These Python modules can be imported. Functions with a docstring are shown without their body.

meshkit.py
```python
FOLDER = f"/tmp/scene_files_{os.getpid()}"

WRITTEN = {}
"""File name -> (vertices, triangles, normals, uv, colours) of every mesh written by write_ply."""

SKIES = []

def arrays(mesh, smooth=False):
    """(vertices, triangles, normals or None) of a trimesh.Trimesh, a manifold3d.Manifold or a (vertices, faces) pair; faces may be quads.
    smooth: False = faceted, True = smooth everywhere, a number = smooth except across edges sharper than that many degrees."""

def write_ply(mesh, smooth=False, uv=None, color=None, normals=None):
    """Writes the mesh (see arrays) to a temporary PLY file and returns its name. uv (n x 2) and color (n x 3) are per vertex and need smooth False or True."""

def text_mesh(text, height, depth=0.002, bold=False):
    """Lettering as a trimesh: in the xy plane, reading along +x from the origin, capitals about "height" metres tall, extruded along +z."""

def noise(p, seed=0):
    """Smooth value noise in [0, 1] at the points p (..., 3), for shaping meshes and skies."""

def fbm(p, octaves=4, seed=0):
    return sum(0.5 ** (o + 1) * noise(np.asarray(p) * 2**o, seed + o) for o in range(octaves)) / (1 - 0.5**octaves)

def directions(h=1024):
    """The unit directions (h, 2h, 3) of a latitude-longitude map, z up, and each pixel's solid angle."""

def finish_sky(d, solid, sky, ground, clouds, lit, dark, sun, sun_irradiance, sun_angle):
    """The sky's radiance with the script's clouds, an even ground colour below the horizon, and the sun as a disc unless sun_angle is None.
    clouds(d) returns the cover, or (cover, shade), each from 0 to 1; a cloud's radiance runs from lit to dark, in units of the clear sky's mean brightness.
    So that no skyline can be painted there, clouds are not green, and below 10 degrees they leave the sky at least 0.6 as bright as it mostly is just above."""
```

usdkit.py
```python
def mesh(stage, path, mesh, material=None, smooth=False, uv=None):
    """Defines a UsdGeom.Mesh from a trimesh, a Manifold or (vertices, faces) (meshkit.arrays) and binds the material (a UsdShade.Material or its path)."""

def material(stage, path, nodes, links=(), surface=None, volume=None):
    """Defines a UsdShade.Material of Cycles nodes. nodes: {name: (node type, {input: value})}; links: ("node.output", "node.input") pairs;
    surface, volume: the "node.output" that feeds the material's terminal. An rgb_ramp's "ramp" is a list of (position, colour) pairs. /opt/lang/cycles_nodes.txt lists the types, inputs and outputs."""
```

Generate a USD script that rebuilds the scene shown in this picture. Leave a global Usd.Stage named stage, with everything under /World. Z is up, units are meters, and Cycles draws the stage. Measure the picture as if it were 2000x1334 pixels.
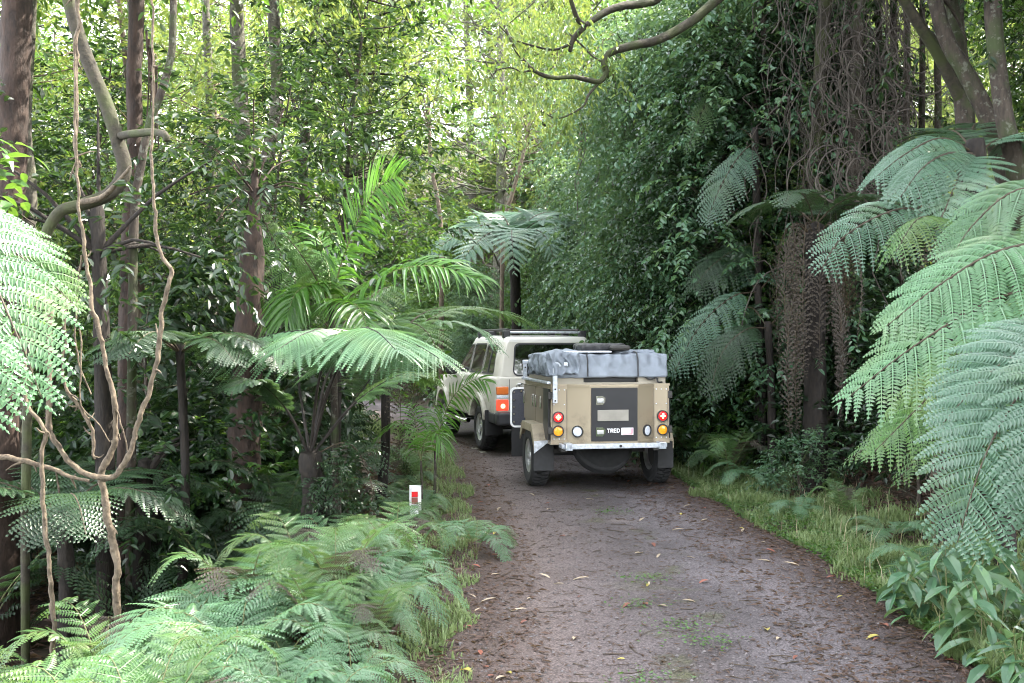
import math
import numpy as np
import trimesh
import manifold3d as m3
import usdkit, meshkit
from pxr import Usd, UsdGeom, UsdLux, UsdShade, Sdf, Gf, Vt

stage = Usd.Stage.CreateInMemory()
UsdGeom.SetStageUpAxis(stage, UsdGeom.Tokens.z)
UsdGeom.SetStageMetersPerUnit(stage, 1.0)
UsdGeom.Xform.Define(stage, '/World')
UsdGeom.Scope.Define(stage, '/World/Looks')

# ---------------------------------------------------------------- camera, sky, sun, exposure
EYE, FPX = 1.85, 1940.0                       # eye height (m); focal length for a 2000 px wide picture
cam = UsdGeom.Camera.Define(stage, '/World/camera')
cam.AddTranslateOp().Set(Gf.Vec3d(0, 0, EYE))
cam.AddRotateXOp().Set(90.0)
cam.CreateHorizontalApertureAttr(36.0)
cam.CreateVerticalApertureAttr(24.0)
cam.CreateFocalLengthAttr(36.0 * FPX / 2000)
cam.CreateClippingRangeAttr(Gf.Vec2f(0.05, 2000))
cam.CreateExposureAttr(3.4)

SUN_AZ, SUN_EL = math.radians(66), math.radians(50)     # azimuth from +y towards +x
SUN = np.array([math.sin(SUN_AZ) * math.cos(SUN_EL), math.cos(SUN_AZ) * math.cos(SUN_EL), math.sin(SUN_EL)])
sky = UsdLux.DomeLight.Define(stage, '/World/sky')
sky_mat = usdkit.material(stage, '/World/Looks/sky_look', {
    'tc': ('texture_coordinate', {}),
    'sky': ('sky_texture', {'sky_type': 'single_scattering', 'sun_disc': False, 'sun_elevation': SUN_EL, 'sun_rotation': SUN_AZ, 'aerosol_density': 2.0}),
    'pale': ('hsv', {'saturation': 0.42, 'value': 1.15}),
    'nz': ('noise_texture', {'scale': 2.6, 'detail': 5.0, 'roughness': 0.55}),
    'cr': ('rgb_ramp', {'ramp': [(0.42, (0, 0, 0)), (0.62, (1, 1, 1))]}),
    'cl': ('hsv', {'saturation': 0.10, 'value': 1.7}),
    'mx': ('mix', {}),
    'bg': ('background_shader', {'strength': 0.15}),
}, [('tc.generated', 'nz.vector'), ('sky.color', 'pale.color'), ('sky.color', 'cl.color'), ('nz.fac', 'cr.fac'), ('cr.color', 'mx.fac'),
    ('pale.color', 'mx.color1'), ('cl.color', 'mx.color2'), ('mx.color', 'bg.color')], surface='bg.background')
UsdShade.MaterialBindingAPI.Apply(sky.GetPrim()).Bind(sky_mat)
sky.GetPrim().SetCustomDataByKey('kind', 'structure')
sun = UsdLux.DistantLight.Define(stage, '/World/sun')
sun.CreateNormalizeAttr(True)
sun.CreateIntensityAttr(0.75)
sun.CreateAngleAttr(0.53)
sun.CreateColorAttr(Gf.Vec3f(1.0, 0.93, 0.80))
sun.AddRotateZOp().Set(-math.degrees(SUN_AZ))
sun.AddRotateXOp().Set(-(90 - math.degrees(SUN_EL)))       # -z axis points away from the sun

# ---------------------------------------------------------------- helpers
UP = np.array([0, 0, 1.0])
used = {}


def path_for(name, parent=None):
    base = str(parent.GetPath()) if parent is not None else '/World'
    p, k = f'{base}/{name}', 0
    while p in used:
        k += 1
        p = f'{base}/{name}_{k:03d}'
    used[p] = True
    return p


def tag(o, label=None, cat=None, group=None, kind=None):
    for k, v in (('label', label), ('category', cat), ('group', group), ('kind', kind)):
        if v:
            o.SetCustomDataByKey(k, v)
    return o


def obj(name, vf, mat, parent=None, smooth=False, uv=None, label=None):
    m = usdkit.mesh(stage, path_for(name, parent), vf, M[mat] if isinstance(mat, str) else mat, smooth=smooth, uv=uv).GetPrim()
    if label:
        m.SetCustomDataByKey('label', label)
    return m


def set_place(x, loc, rz=0.0, scale=None, tilt=None):
    x.AddTranslateOp().Set(Gf.Vec3d(*map(float, loc)))
    if rz:
        x.AddRotateZOp().Set(float(rz))
    if tilt:
        x.AddRotateXOp().Set(float(tilt))
    if scale is not None:
        x.AddScaleOp().Set(Gf.Vec3f(*([float(scale)] * 3 if np.ndim(scale) == 0 else map(float, scale))))


def thing(name, label, cat, loc=(0, 0, 0), rz=0.0, group=None):
    x = UsdGeom.Xform.Define(stage, path_for(name))
    set_place(x, loc, rz)
    return tag(x.GetPrim(), label, cat, group)


def kind_class(name):
    p = f'/World/{name}_kind'
    stage.CreateClassPrim(p)
    x = UsdGeom.Xform.Define(stage, p)
    prim = stage.GetPrimAtPath(p)
    prim.SetSpecifier(Sdf.SpecifierClass)
    return prim


def copy_of(cls, name, label, cat, loc, rz=0.0, scale=None, group=None, tilt=None):
    x = UsdGeom.Xform.Define(stage, path_for(name))
    set_place(x, loc, rz, scale, tilt)
    p = x.GetPrim()
    p.GetReferences().AddInternalReference(cls.GetPath())
    p.SetInstanceable(True)
    return tag(p, label, cat, group)


def at(px, py, Y):
    """The point of the place at depth Y that the photograph shows at (px, py)."""
    return np.array([(px - 1000) / FPX * Y, Y, EYE - (py - 667) / FPX * Y])


def unit(a):
    a = np.asarray(a, float)
    return a / (np.linalg.norm(a, axis=-1, keepdims=True) + 1e-12)


def merge(parts):
    V, F, n = [], [], 0
    for v, f in parts:
        if len(v):
            V.append(v); F.append(np.asarray(f) + n); n += len(v)
    return np.vstack(V), np.vstack(F)


def spline(pts, n):
    """Catmull-Rom through pts, n samples."""
    p = np.asarray(pts, float)
    p = np.vstack([2 * p[0] - p[1], p, 2 * p[-1] - p[-2]])
    u = np.linspace(0, len(p) - 3 - 1e-9, n)
    i = u.astype(int); t = (u - i)[:, None]
    a, b, c, d = p[i], p[i + 1], p[i + 2], p[i + 3]
    return 0.5 * (2 * b + (c - a) * t + (2 * a - 5 * b + 4 * c - d) * t**2 + (3 * b - a - 3 * c + d) * t**3)


def tube(P, R, sides=8, rough=0.0, seed=0, freq=8.0):
    P = np.asarray(P, float); n = len(P)
    R = np.broadcast_to(np.asarray(R, float), (n,))
    T = unit(np.gradient(P, axis=0))
    a = np.cross(T[0], [0.3, 0.2, 1.0] if abs(T[0][2]) < 0.9 else [1.0, 0.1, 0])
    A = np.zeros((n, 3)); a = unit(a)
    for i in range(n):
        a = unit(a - T[i] * np.dot(a, T[i])); A[i] = a
    B = np.cross(T, A)
    ang = np.arange(sides) * 2 * math.pi / sides
    rad = np.repeat(R[:, None], sides, 1)
    if rough:
        q = P[:, None] + 0.15 * (np.cos(ang)[None, :, None] * A[:, None] + np.sin(ang)[None, :, None] * B[:, None])
        rad = rad * (1 + rough * (meshkit.fbm(q * freq, 3, seed) - 0.5) * 2)
    V = P[:, None] + rad[..., None] * (np.cos(ang)[None, :, None] * A[:, None] + np.sin(ang)[None, :, None] * B[:, None])
    V = np.vstack([V.reshape(-1, 3), P[-1:] + T[-1:] * R[-1] * 0.5])
    i, j = np.meshgrid(np.arange(n - 1), np.arange(sides), indexing='ij')
    j2 = (j + 1) % sides
    q = np.stack([i * sides + j, i * sides + j2, (i + 1) * sides + j2, (i + 1) * sides + j], -1).reshape(-1, 4)
    F = np.vstack([q[:, [0, 1, 2]], q[:, [0, 2, 3]], np.stack([(n - 1) * sides + np.arange(sides), (n - 1) * sides + (np.arange(sides) + 1) % sides, np.full(sides, n * sides)], 1)])
    return V, F


def kites(P, D, N, L, W, fold=0.25, droop=0.12, wide=0.42):
    """One folded leaf (4 points, 2 triangles) per row."""
    P, D, N = np.asarray(P, float), unit(D), np.asarray(N, float)
    N = unit(N - D * (N * D).sum(-1, keepdims=True))
    S = np.cross(D, N)
    L = np.broadcast_to(L, (len(P),))[:, None]; W = np.broadcast_to(W, (len(P),))[:, None]
    mid = P + D * L * wide
    V = np.stack([P, mid - S * W / 2 + N * W * fold, P + D * L - N * L * droop, mid + S * W / 2 + N * W * fold], 1).reshape(-1, 3)
    b = np.arange(len(P))[:, None] * 4
    F = np.hstack([b, b + 3, b + 2, b, b + 2, b + 1]).reshape(-1, 3)
    return V, F


def blades(P, D, N, L, W, fold=0.18, curl=0.25):
    """Broad leaves with a bent midrib: 9 points, 8 triangles each."""
    P, D, N = np.asarray(P, float), unit(D), np.asarray(N, float)
    N = unit(N - D * (N * D).sum(-1, keepdims=True))
    S = np.cross(D, N)
    L = np.broadcast_to(L, (len(P),))[:, None]; W = np.broadcast_to(W, (len(P),))[:, None]
    C = []
    for t, w in ((0, 0), (0.22, 0.72), (0.55, 1.0), (0.82, 0.55), (1, 0)):
        c = P + D * L * t - N * L * curl * t * t
        if w:
            C += [c - S * W * w / 2 + N * W * fold * w, c, c + S * W * w / 2 + N * W * fold * w]
        else:
            C += [c]
    V = np.stack(C, 1).reshape(-1, 3)                # 0 | 1 2 3 | 4 5 6 | 7 8 9 | 10
    b = np.arange(len(P))[:, None] * 11
    T = [0, 2, 1, 0, 3, 2]
    for k in (1, 4):
        T += [k, k + 1, k + 4, k, k + 4, k + 3, k + 1, k + 2, k + 5, k + 1, k + 5, k + 4]
    T += [7, 8, 10, 8, 9, 10]
    return V, (b + np.array(T)[None]).reshape(-1, 3)


def hexes(P, D, N, L, W, fold=0.16, droop=0.14, wide=0):
    """Rounder folded leaves: 6 points, 4 triangles each."""
    P, D, N = np.asarray(P, float), unit(D), np.asarray(N, float)
    N = unit(N - D * (N * D).sum(-1, keepdims=True))
    S = np.cross(D, N)
    L = np.broadcast_to(L, (len(P),))[:, None]; W = np.broadcast_to(W, (len(P),))[:, None]
    a, b = P + D * L * 0.25, P + D * L * 0.60 - N * L * droop * 0.3
    f = N * W * fold
    V = np.stack([P, a - S * W * 0.40 + f, b - S * W * 0.46 + f, P + D * L - N * L * droop, b + S * W * 0.46 + f, a + S * W * 0.40 + f], 1).reshape(-1, 3)
    i = np.arange(len(P))[:, None] * 6
    return V, (i + np.array([0, 5, 4, 0, 4, 3, 0, 2, 1, 0, 3, 2])[None]).reshape(-1, 3)


def rand_unit(rng, n):
    return unit(rng.normal(size=(n, 3)))


def spray_leaves(rng, P0, Dr, Ln, k, leaf, ratio=0.45, droop=0.3, down=0.25, up=1.0, shape=kites, spread=0.8):
    """Leafy twigs: k leaves alternately along each of n twigs."""
    n = len(P0); Dr = unit(Dr)
    t = np.linspace(0.12, 1, k)[None, :, None]
    Ln = np.broadcast_to(Ln, (n,))[:, None, None]
    pos = P0[:, None] + Dr[:, None] * Ln * t - UP * droop * Ln * t * t
    tan = unit(Dr[:, None] - UP * 2 * droop * t)
    side = unit(np.cross(Dr, UP + 0.01))[:, None]
    sign = np.where(np.arange(k) % 2, 1.0, -1.0)[None, :, None]
    d = 0.55 * tan + spread * sign * side + rng.normal(size=(n, k, 3)) * 0.28 - UP * down
    nn = UP * up + rng.normal(size=(n, k, 3)) * 0.45
    l = leaf * (0.65 + 0.7 * rng.random(n * k))
    return shape(pos.reshape(-1, 3), d.reshape(-1, 3), nn.reshape(-1, 3), l, l * ratio * (0.8 + 0.4 * rng.random(n * k)))


# ---------------------------------------------------------------- materials
M = {}


def leaf_mat(name, cols, rough=0.42, trans=0.35, tcol=None, spec=0.5, vary=0.25, age=None, age_at=0.60):
    """Leaves: tone by leaf, a little by plant, some light let through."""
    ramp = [(i / (len(cols) - 1), c) for i, c in enumerate(cols)]
    tc = tcol or tuple(min(1, x * y) for x, y in zip(cols[-1], (2.2, 2.0, 1.0)))
    extra, more, src = {}, [], 'r.color'
    if age:
        extra = {'an': ('noise_texture', {'scale': 2.3, 'detail': 3.0}), 'ar': ('rgb_ramp', {'ramp': [(age_at - 0.06, (0, 0, 0)), (age_at + 0.16, (0.45, 0.45, 0.45))]}), 'am': ('mix', {'color2': age})}
        more = [('g.position', 'an.vector'), ('an.fac', 'ar.fac'), ('ar.color', 'am.fac'), ('r.color', 'am.color1')]
        src = 'am.color'
    M[name] = usdkit.material(stage, f'/World/Looks/{name}', {**extra,
        'g': ('geometry', {}), 'r': ('rgb_ramp', {'ramp': ramp}), 'oi': ('object_info', {}),
        'mr': ('map_range', {'to_min': 1 - vary, 'to_max': 1 + vary}),
        'h': ('hsv', {'saturation': 1.0, 'hue': 0.5}),
        'p': ('principled_bsdf', {'roughness': rough, 'specular_ior_level': spec}),
        't': ('translucent_bsdf', {}), 'tm': ('mix', {'mix_type': 'mix', 'fac': 0.5, 'color2': tc}),
        'm': ('mix_closure', {'fac': trans}),
    }, more + [('g.random_per_island', 'r.fac'), (src, 'h.color'), ('oi.random', 'mr.value'), ('mr.result', 'h.value'), ('h.color', 'p.base_color'),
        ('h.color', 'tm.color1'), ('tm.color', 't.color'), ('p.BSDF', 'm.closure1'), ('t.BSDF', 'm.closure2')], surface='m.closure')


def bark_mat(name, c1, c2, moss=None, moss_at=0.6, scale=6.0, zscale=0.35, rough=0.85, bump=0.6, lichen=None):
    nodes = {'g': ('geometry', {}), 'mp': ('mapping', {'scale': (1, 1, zscale)}),
             'n': ('noise_texture', {'scale': scale * 3, 'detail': 6.0, 'roughness': 0.65}), 'r': ('rgb_ramp', {'ramp': [(0.3, c1), (0.7, c2)]}),
             'n2': ('noise_texture', {'scale': scale * 0.5, 'detail': 4.0}), 'b': ('bump', {'strength': bump, 'distance': 0.02}), 'p': ('principled_bsdf', {'roughness': rough, 'specular_ior_level': 0.3})}
    links = [('g.position', 'mp.vector'), ('mp.vector', 'n.vector'), ('n.fac', 'r.fac'), ('n.fac', 'b.height'), ('b.normal', 'p.normal'), ('g.position', 'n2.vector')]
    if moss:
        nodes |= {'mr': ('rgb_ramp', {'ramp': [(moss_at - 0.08, (0, 0, 0)), (moss_at + 0.08, (1, 1, 1))]}), 'mx': ('mix', {'color2': moss})}
        links += [('n2.fac', 'mr.fac'), ('mr.color', 'mx.fac'), ('r.color', 'mx.color1')]
        if lichen:
            nodes |= {'n3': ('noise_texture', {'scale': 13.0, 'detail': 5.0, 'roughness': 0.7}), 'lr': ('rgb_ramp', {'ramp': [(0.56, (0, 0, 0)), (0.62, (0.8, 0.8, 0.8))]}), 'lx': ('mix', {'color2': lichen})}
            links += [('g.position', 'n3.vector'), ('n3.fac', 'lr.fac'), ('lr.color', 'lx.fac'), ('mx.color', 'lx.color1'), ('lx.color', 'p.base_color')]
        else:
            links += [('mx.color', 'p.base_color')]
    else:
        links += [('r.color', 'p.base_color')]
    M[name] = usdkit.material(stage, f'/World/Looks/{name}', nodes, links, surface='p.BSDF')


def plain(name, col, rough=0.5, metal=0.0, emit=None, es=0.0, noise=0.0, nscale=8.0, coat=0.0, bump=0.0, spec=0.5):
    nodes = {'p': ('principled_bsdf', {'base_color': col, 'roughness': rough, 'metallic': metal, 'coat_weight': coat, 'specular_ior_level': spec})}
    links = []
    if emit:
        nodes['p'][1].update({'emission_color': emit, 'emission_strength': es})
    if noise:
        lo, hi = tuple(c * (1 - noise) for c in col), tuple(min(1, c * (1 + noise)) for c in col)
        nodes |= {'tc': ('texture_coordinate', {}), 'n': ('noise_texture', {'scale': nscale, 'detail': 5.0, 'roughness': 0.6}), 'r': ('rgb_ramp', {'ramp': [(0.35, lo), (0.65, hi)]})}
        links += [('tc.object', 'n.vector'), ('n.fac', 'r.fac'), ('r.color', 'p.base_color')]
        if bump:
            nodes['b'] = ('bump', {'strength': bump, 'distance': 0.01})
            links += [('n.fac', 'b.height'), ('b.normal', 'p.normal')]
    M[name] = usdkit.material(stage, f'/World/Looks/{name}', nodes, links, surface='p.BSDF')


leaf_mat('leaf_green', [(0.030, 0.075, 0.014), (0.055, 0.125, 0.020), (0.085, 0.165, 0.030)], rough=0.36)
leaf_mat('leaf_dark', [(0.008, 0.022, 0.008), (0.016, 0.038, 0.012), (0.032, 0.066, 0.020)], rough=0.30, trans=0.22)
leaf_mat('leaf_blue', [(0.044, 0.100, 0.054), (0.080, 0.160, 0.086), (0.145, 0.240, 0.125)], rough=0.30, trans=0.25, age=(0.075, 0.105, 0.030), age_at=0.55)
leaf_mat('leaf_lime', [(0.048, 0.105, 0.026), (0.082, 0.150, 0.040), (0.145, 0.200, 0.060)], rough=0.42, trans=0.40, tcol=(0.34, 0.38, 0.07), vary=0.35)
leaf_mat('fern_green', [(0.045, 0.100, 0.030), (0.072, 0.145, 0.046), (0.105, 0.190, 0.066)], rough=0.38, trans=0.30, tcol=(0.20, 0.34, 0.07), vary=0.2, age=(0.130, 0.145, 0.045), age_at=0.55)
leaf_mat('fern_mint', [(0.072, 0.148, 0.074), (0.108, 0.200, 0.102), (0.145, 0.250, 0.130)], rough=0.34, trans=0.25, tcol=(0.20, 0.36, 0.10), vary=0.18, age=(0.130, 0.150, 0.055), age_at=0.57)
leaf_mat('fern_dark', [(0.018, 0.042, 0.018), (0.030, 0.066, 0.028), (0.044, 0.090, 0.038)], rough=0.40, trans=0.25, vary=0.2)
leaf_mat('fern_blue', [(0.062, 0.118, 0.078), (0.095, 0.165, 0.110), (0.130, 0.205, 0.138)], rough=0.32, trans=0.22, tcol=(0.14, 0.30, 0.12), vary=0.15, age=(0.090, 0.120, 0.050), age_at=0.58)
leaf_mat('palm_green', [(0.040, 0.105, 0.016), (0.055, 0.140, 0.020), (0.080, 0.180, 0.030)], rough=0.32, trans=0.40, tcol=(0.16, 0.36, 0.03))
leaf_mat('grass_blade', [(0.130, 0.180, 0.070), (0.190, 0.240, 0.100), (0.250, 0.270, 0.140), (0.360, 0.320, 0.200)], rough=0.5, trans=0.42, tcol=(0.22, 0.27, 0.10))
leaf_mat('dead_leaf', [(0.050, 0.026, 0.018), (0.100, 0.058, 0.036), (0.160, 0.100, 0.060), (0.260, 0.190, 0.130)], rough=0.65, trans=0.10)
leaf_mat('dry_frond', [(0.045, 0.036, 0.029), (0.075, 0.061, 0.050), (0.120, 0.100, 0.082)], rough=0.8, trans=0.15)
bark_mat('bark_red', (0.010, 0.007, 0.006), (0.046, 0.028, 0.021), scale=7, bump=1.0)
bark_mat('bark_brown', (0.011, 0.008, 0.006), (0.048, 0.037, 0.028), moss=(0.026, 0.036, 0.012), moss_at=0.58, lichen=(0.085, 0.085, 0.068), bump=1.0)
bark_mat('bark_grey', (0.020, 0.018, 0.014), (0.090, 0.082, 0.064), moss=(0.034, 0.040, 0.016), moss_at=0.55, scale=5, zscale=0.8, lichen=(0.150, 0.150, 0.120), bump=1.0)
bark_mat('bark_pale', (0.034, 0.025, 0.018), (0.135, 0.105, 0.074), scale=9, zscale=0.7, bump=1.0)
bark_mat('bark_moss', (0.012, 0.010, 0.007), (0.040, 0.034, 0.023), moss=(0.030, 0.036, 0.012), moss_at=0.50, scale=7, zscale=1.0)
bark_mat('bark_fern', (0.004, 0.003, 0.003), (0.020, 0.015, 0.011), scale=11, zscale=0.3, bump=1.0)
bark_mat('vine_dry', (0.018, 0.015, 0.013), (0.085, 0.071, 0.060), scale=5)
bark_mat('stalk_black', (0.004, 0.003, 0.003), (0.016, 0.011, 0.008), scale=10, rough=0.6)
bark_mat('stalk_brown', (0.020, 0.014, 0.009), (0.060, 0.042, 0.025), scale=10, rough=0.6)
bark_mat('stalk_green', (0.060, 0.070, 0.025), (0.120, 0.125, 0.050), scale=10, rough=0.5)
bark_mat('soil', (0.014, 0.010, 0.007), (0.060, 0.042, 0.028), moss=(0.030, 0.045, 0.014), moss_at=0.56, scale=2.2, zscale=1.0, rough=0.95)
# ---------------------------------------------------------------- ground, track
LE = np.array([(-8, 0.30), (0, -0.15), (5.4, -0.40), (6.7, -0.38), (8.7, -0.40), (11.5, -0.58), (13.6, -0.80), (16.8, -1.15), (19.5, -1.85), (22, -2.75), (26, -4.6), (33, -8.5), (45, -17.0)])
RE = np.array([(-8, 3.0), (0, 2.75), (5.4, 2.58), (8.1, 2.62), (9.9, 2.45), (11.3, 2.33), (13.1, 2.23), (17, 1.95), (19.5, 1.55), (22, 0.7), (26, -1.2), (33, -5.2), (45, -13.0)])


def left_edge(y):
    return np.interp(y, LE[:, 0], LE[:, 1])


def right_edge(y):
    return np.interp(y, RE[:, 0], RE[:, 1])


def smooth01(x):
    x = np.clip(x, 0, 1)
    return x * x * (3 - 2 * x)


def ground_z(x, y):
    x, y = np.asarray(x, float), np.asarray(y, float)
    dl, dr = left_edge(y) - x, x - right_edge(y)
    z = -0.05 + np.zeros(np.broadcast(x, y).shape)
    z = z + 0.06 * smooth01(dl / 0.5) + 0.06 * smooth01(dr / 0.4)
    z = z - 0.92 * smooth01((dl - 0.5) / 3.0) + 0.35 * smooth01((dr - 1.0) / 2.5) + 0.10 * np.clip(dr - 2.5, 0, 30)
    z = z + 0.34 * np.clip(y - 34, 0, 60)
    p = np.stack(np.broadcast_arrays(x, y, 0 * x), -1)
    away = smooth01((np.maximum(dl, dr)) / 1.0)
    return z + away * (0.22 * (meshkit.fbm(p * 0.6, 3, 5) - 0.5) + 0.06 * (meshkit.fbm(p * 3.0, 2, 6) - 0.5))


def grid_faces(n, m):
    i, j = np.meshgrid(np.arange(n - 1), np.arange(m - 1), indexing='ij')
    q = np.stack([i * m + j, (i + 1) * m + j, (i + 1) * m + j + 1, i * m + j + 1], -1).reshape(-1, 4)
    return np.vstack([q[:, [0, 1, 2]], q[:, [0, 2, 3]]])


xs = np.unique(np.concatenate([np.linspace(-900, -40, 12), np.linspace(-40, -8, 50), np.linspace(-8, 8, 130), np.linspace(8, 40, 50), np.linspace(40, 900, 12)]))
ys = np.unique(np.concatenate([np.linspace(-900, -10, 12), np.linspace(-10, 25, 240), np.linspace(25, 90, 80), np.linspace(90, 900, 10)]))
X, Y = np.meshgrid(xs, ys, indexing='ij')
gv = np.stack([X, Y, ground_z(X, Y)], -1).reshape(-1, 3)
tag(obj('forest_floor', (gv, grid_faces(len(xs), len(ys))), 'soil', smooth=True), kind='structure')

M['gravel'] = usdkit.material(stage, '/World/Looks/gravel', {
    'g': ('geometry', {}), 'uv': ('texture_coordinate', {}), 'sx': ('separate_xyz', {}),
    'n1': ('noise_texture', {'scale': 1.1, 'detail': 5.0, 'roughness': 0.6}), 'r1': ('rgb_ramp', {'ramp': [(0.32, (0.074, 0.065, 0.068)), (0.55, (0.116, 0.103, 0.109)), (0.72, (0.152, 0.136, 0.144))]}),
    'n2': ('noise_texture', {'scale': 55.0, 'detail': 6.0, 'roughness': 0.75}), 'r2': ('rgb_ramp', {'ramp': [(0.30, (0.45, 0.42, 0.42)), (0.52, (1, 1, 1)), (0.72, (1.55, 1.5, 1.5))]}),
    'v': ('voronoi_texture', {'scale': 70.0, 'feature': 'f1'}), 'rv': ('rgb_ramp', {'ramp': [(0.0, (1.35, 1.32, 1.32)), (0.5, (0.9, 0.9, 0.9)), (0.8, (0.6, 0.6, 0.6))]}),
    'm1': ('mix', {'mix_type': 'multiply', 'fac': 1.0}), 'm2': ('mix', {'mix_type': 'multiply', 'fac': 0.8}),
    # reddish earth to the left of the track
    'ru': ('rgb_ramp', {'ramp': [(0.0, (1, 1, 1)), (0.16, (0.9, 0.9, 0.9)), (0.42, (0.25, 0.25, 0.25)), (0.6, (0, 0, 0)), (0.9, (0.1, 0.1, 0.1)), (1.0, (0.8, 0.8, 0.8))]}),
    'mr': ('mix', {'color2': (0.108, 0.082, 0.071)}), 'mf': ('math', {'math_type': 'multiply', 'value2': 0.8}),
    # moss in the middle
    'rm': ('rgb_ramp', {'ramp': [(0.34, (0, 0, 0)), (0.46, (1, 1, 1)), (0.56, (1, 1, 1)), (0.66, (0, 0, 0))]}),
    'n3': ('noise_texture', {'scale': 2.6, 'detail': 4.0}), 'r3': ('rgb_ramp', {'ramp': [(0.56, (0, 0, 0)), (0.70, (1, 1, 1))]}),
    'mm': ('math', {'math_type': 'multiply'}), 'mg': ('mix', {'color2': (0.075, 0.085, 0.030)}), 'mm2': ('math', {'math_type': 'multiply', 'value2': 0.7}),
    'rt': ('rgb_ramp', {'ramp': [(0.06, (0.72, 0.66, 0.62)), (0.20, (1.18, 1.16, 1.14)), (0.32, (1.15, 1.13, 1.12)), (0.50, (0.80, 0.78, 0.76)), (0.66, (1.10, 1.1, 1.1)), (0.80, (1.2, 1.18, 1.17)), (0.94, (0.66, 0.58, 0.53))]}), 'm3': ('mix', {'mix_type': 'multiply', 'fac': 1.0}),
    'b': ('bump', {'strength': 0.9, 'distance': 0.012}), 'hh': ('math', {'math_type': 'subtract'}),
    'p': ('principled_bsdf', {'roughness': 0.85, 'specular_ior_level': 0.25}),
}, [('g.position', 'n1.vector'), ('g.position', 'n2.vector'), ('g.position', 'v.vector'), ('g.position', 'n3.vector'), ('uv.UV', 'sx.vector'),
    ('n1.fac', 'r1.fac'), ('n2.fac', 'r2.fac'), ('v.distance', 'rv.fac'), ('sx.x', 'ru.fac'), ('ru.color', 'mf.value1'), ('mf.value', 'mr.fac'), ('r1.color', 'mr.color1'),
    ('sx.x', 'rm.fac'), ('n3.fac', 'r3.fac'), ('rm.color', 'mm.value1'), ('r3.color', 'mm.value2'), ('mm.value', 'mm2.value1'), ('mm2.value', 'mg.fac'), ('mr.color', 'mg.color1'),
    ('mg.color', 'm1.color1'), ('r2.color', 'm1.color2'), ('m1.color', 'm2.color1'), ('rv.color', 'm2.color2'), ('m2.color', 'm3.color1'), ('sx.x', 'rt.fac'), ('rt.color', 'm3.color2'), ('m3.color', 'p.base_color'),
    ('n2.fac', 'hh.value1'), ('v.distance', 'hh.value2'), ('hh.value', 'b.height'), ('b.normal', 'p.normal')], surface='p.BSDF')


def road_z(x, y, s):
    p = np.stack([x, y, 0 * x], -1)
    rut = -0.025 * (np.exp(-((s - 0.24) / 0.09) ** 2) + np.exp(-((s - 0.74) / 0.09) ** 2))
    edge = -0.10 * smooth01((np.abs(s - 0.5) - 0.5 + 0.04 * (meshkit.fbm(p * 1.7, 3, 9) - 0.5) * 4) / 0.10)
    return 0.012 + rut + edge + 0.030 * (meshkit.fbm(p * 1.6, 3, 8) - 0.5) + 0.016 * (meshkit.fbm(p * 9, 3, 18) - 0.5)


sv = np.linspace(-0.14, 1.14, 70)
yv = np.concatenate([np.linspace(-8, 4.5, 60), np.linspace(4.5, 16, 300)[1:], np.linspace(16, 45, 160)[1:]])
S, Y = np.meshgrid(sv, yv, indexing='ij')
X = left_edge(Y) + S * (right_edge(Y) - left_edge(Y))
rv = np.stack([X, Y, road_z(X, Y, S)], -1).reshape(-1, 3)
tag(obj('gravel_track', (rv, grid_faces(len(sv), len(yv))), 'gravel', smooth=True, uv=np.stack([(S.ravel()), Y.ravel()], -1)), kind='structure')


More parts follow.
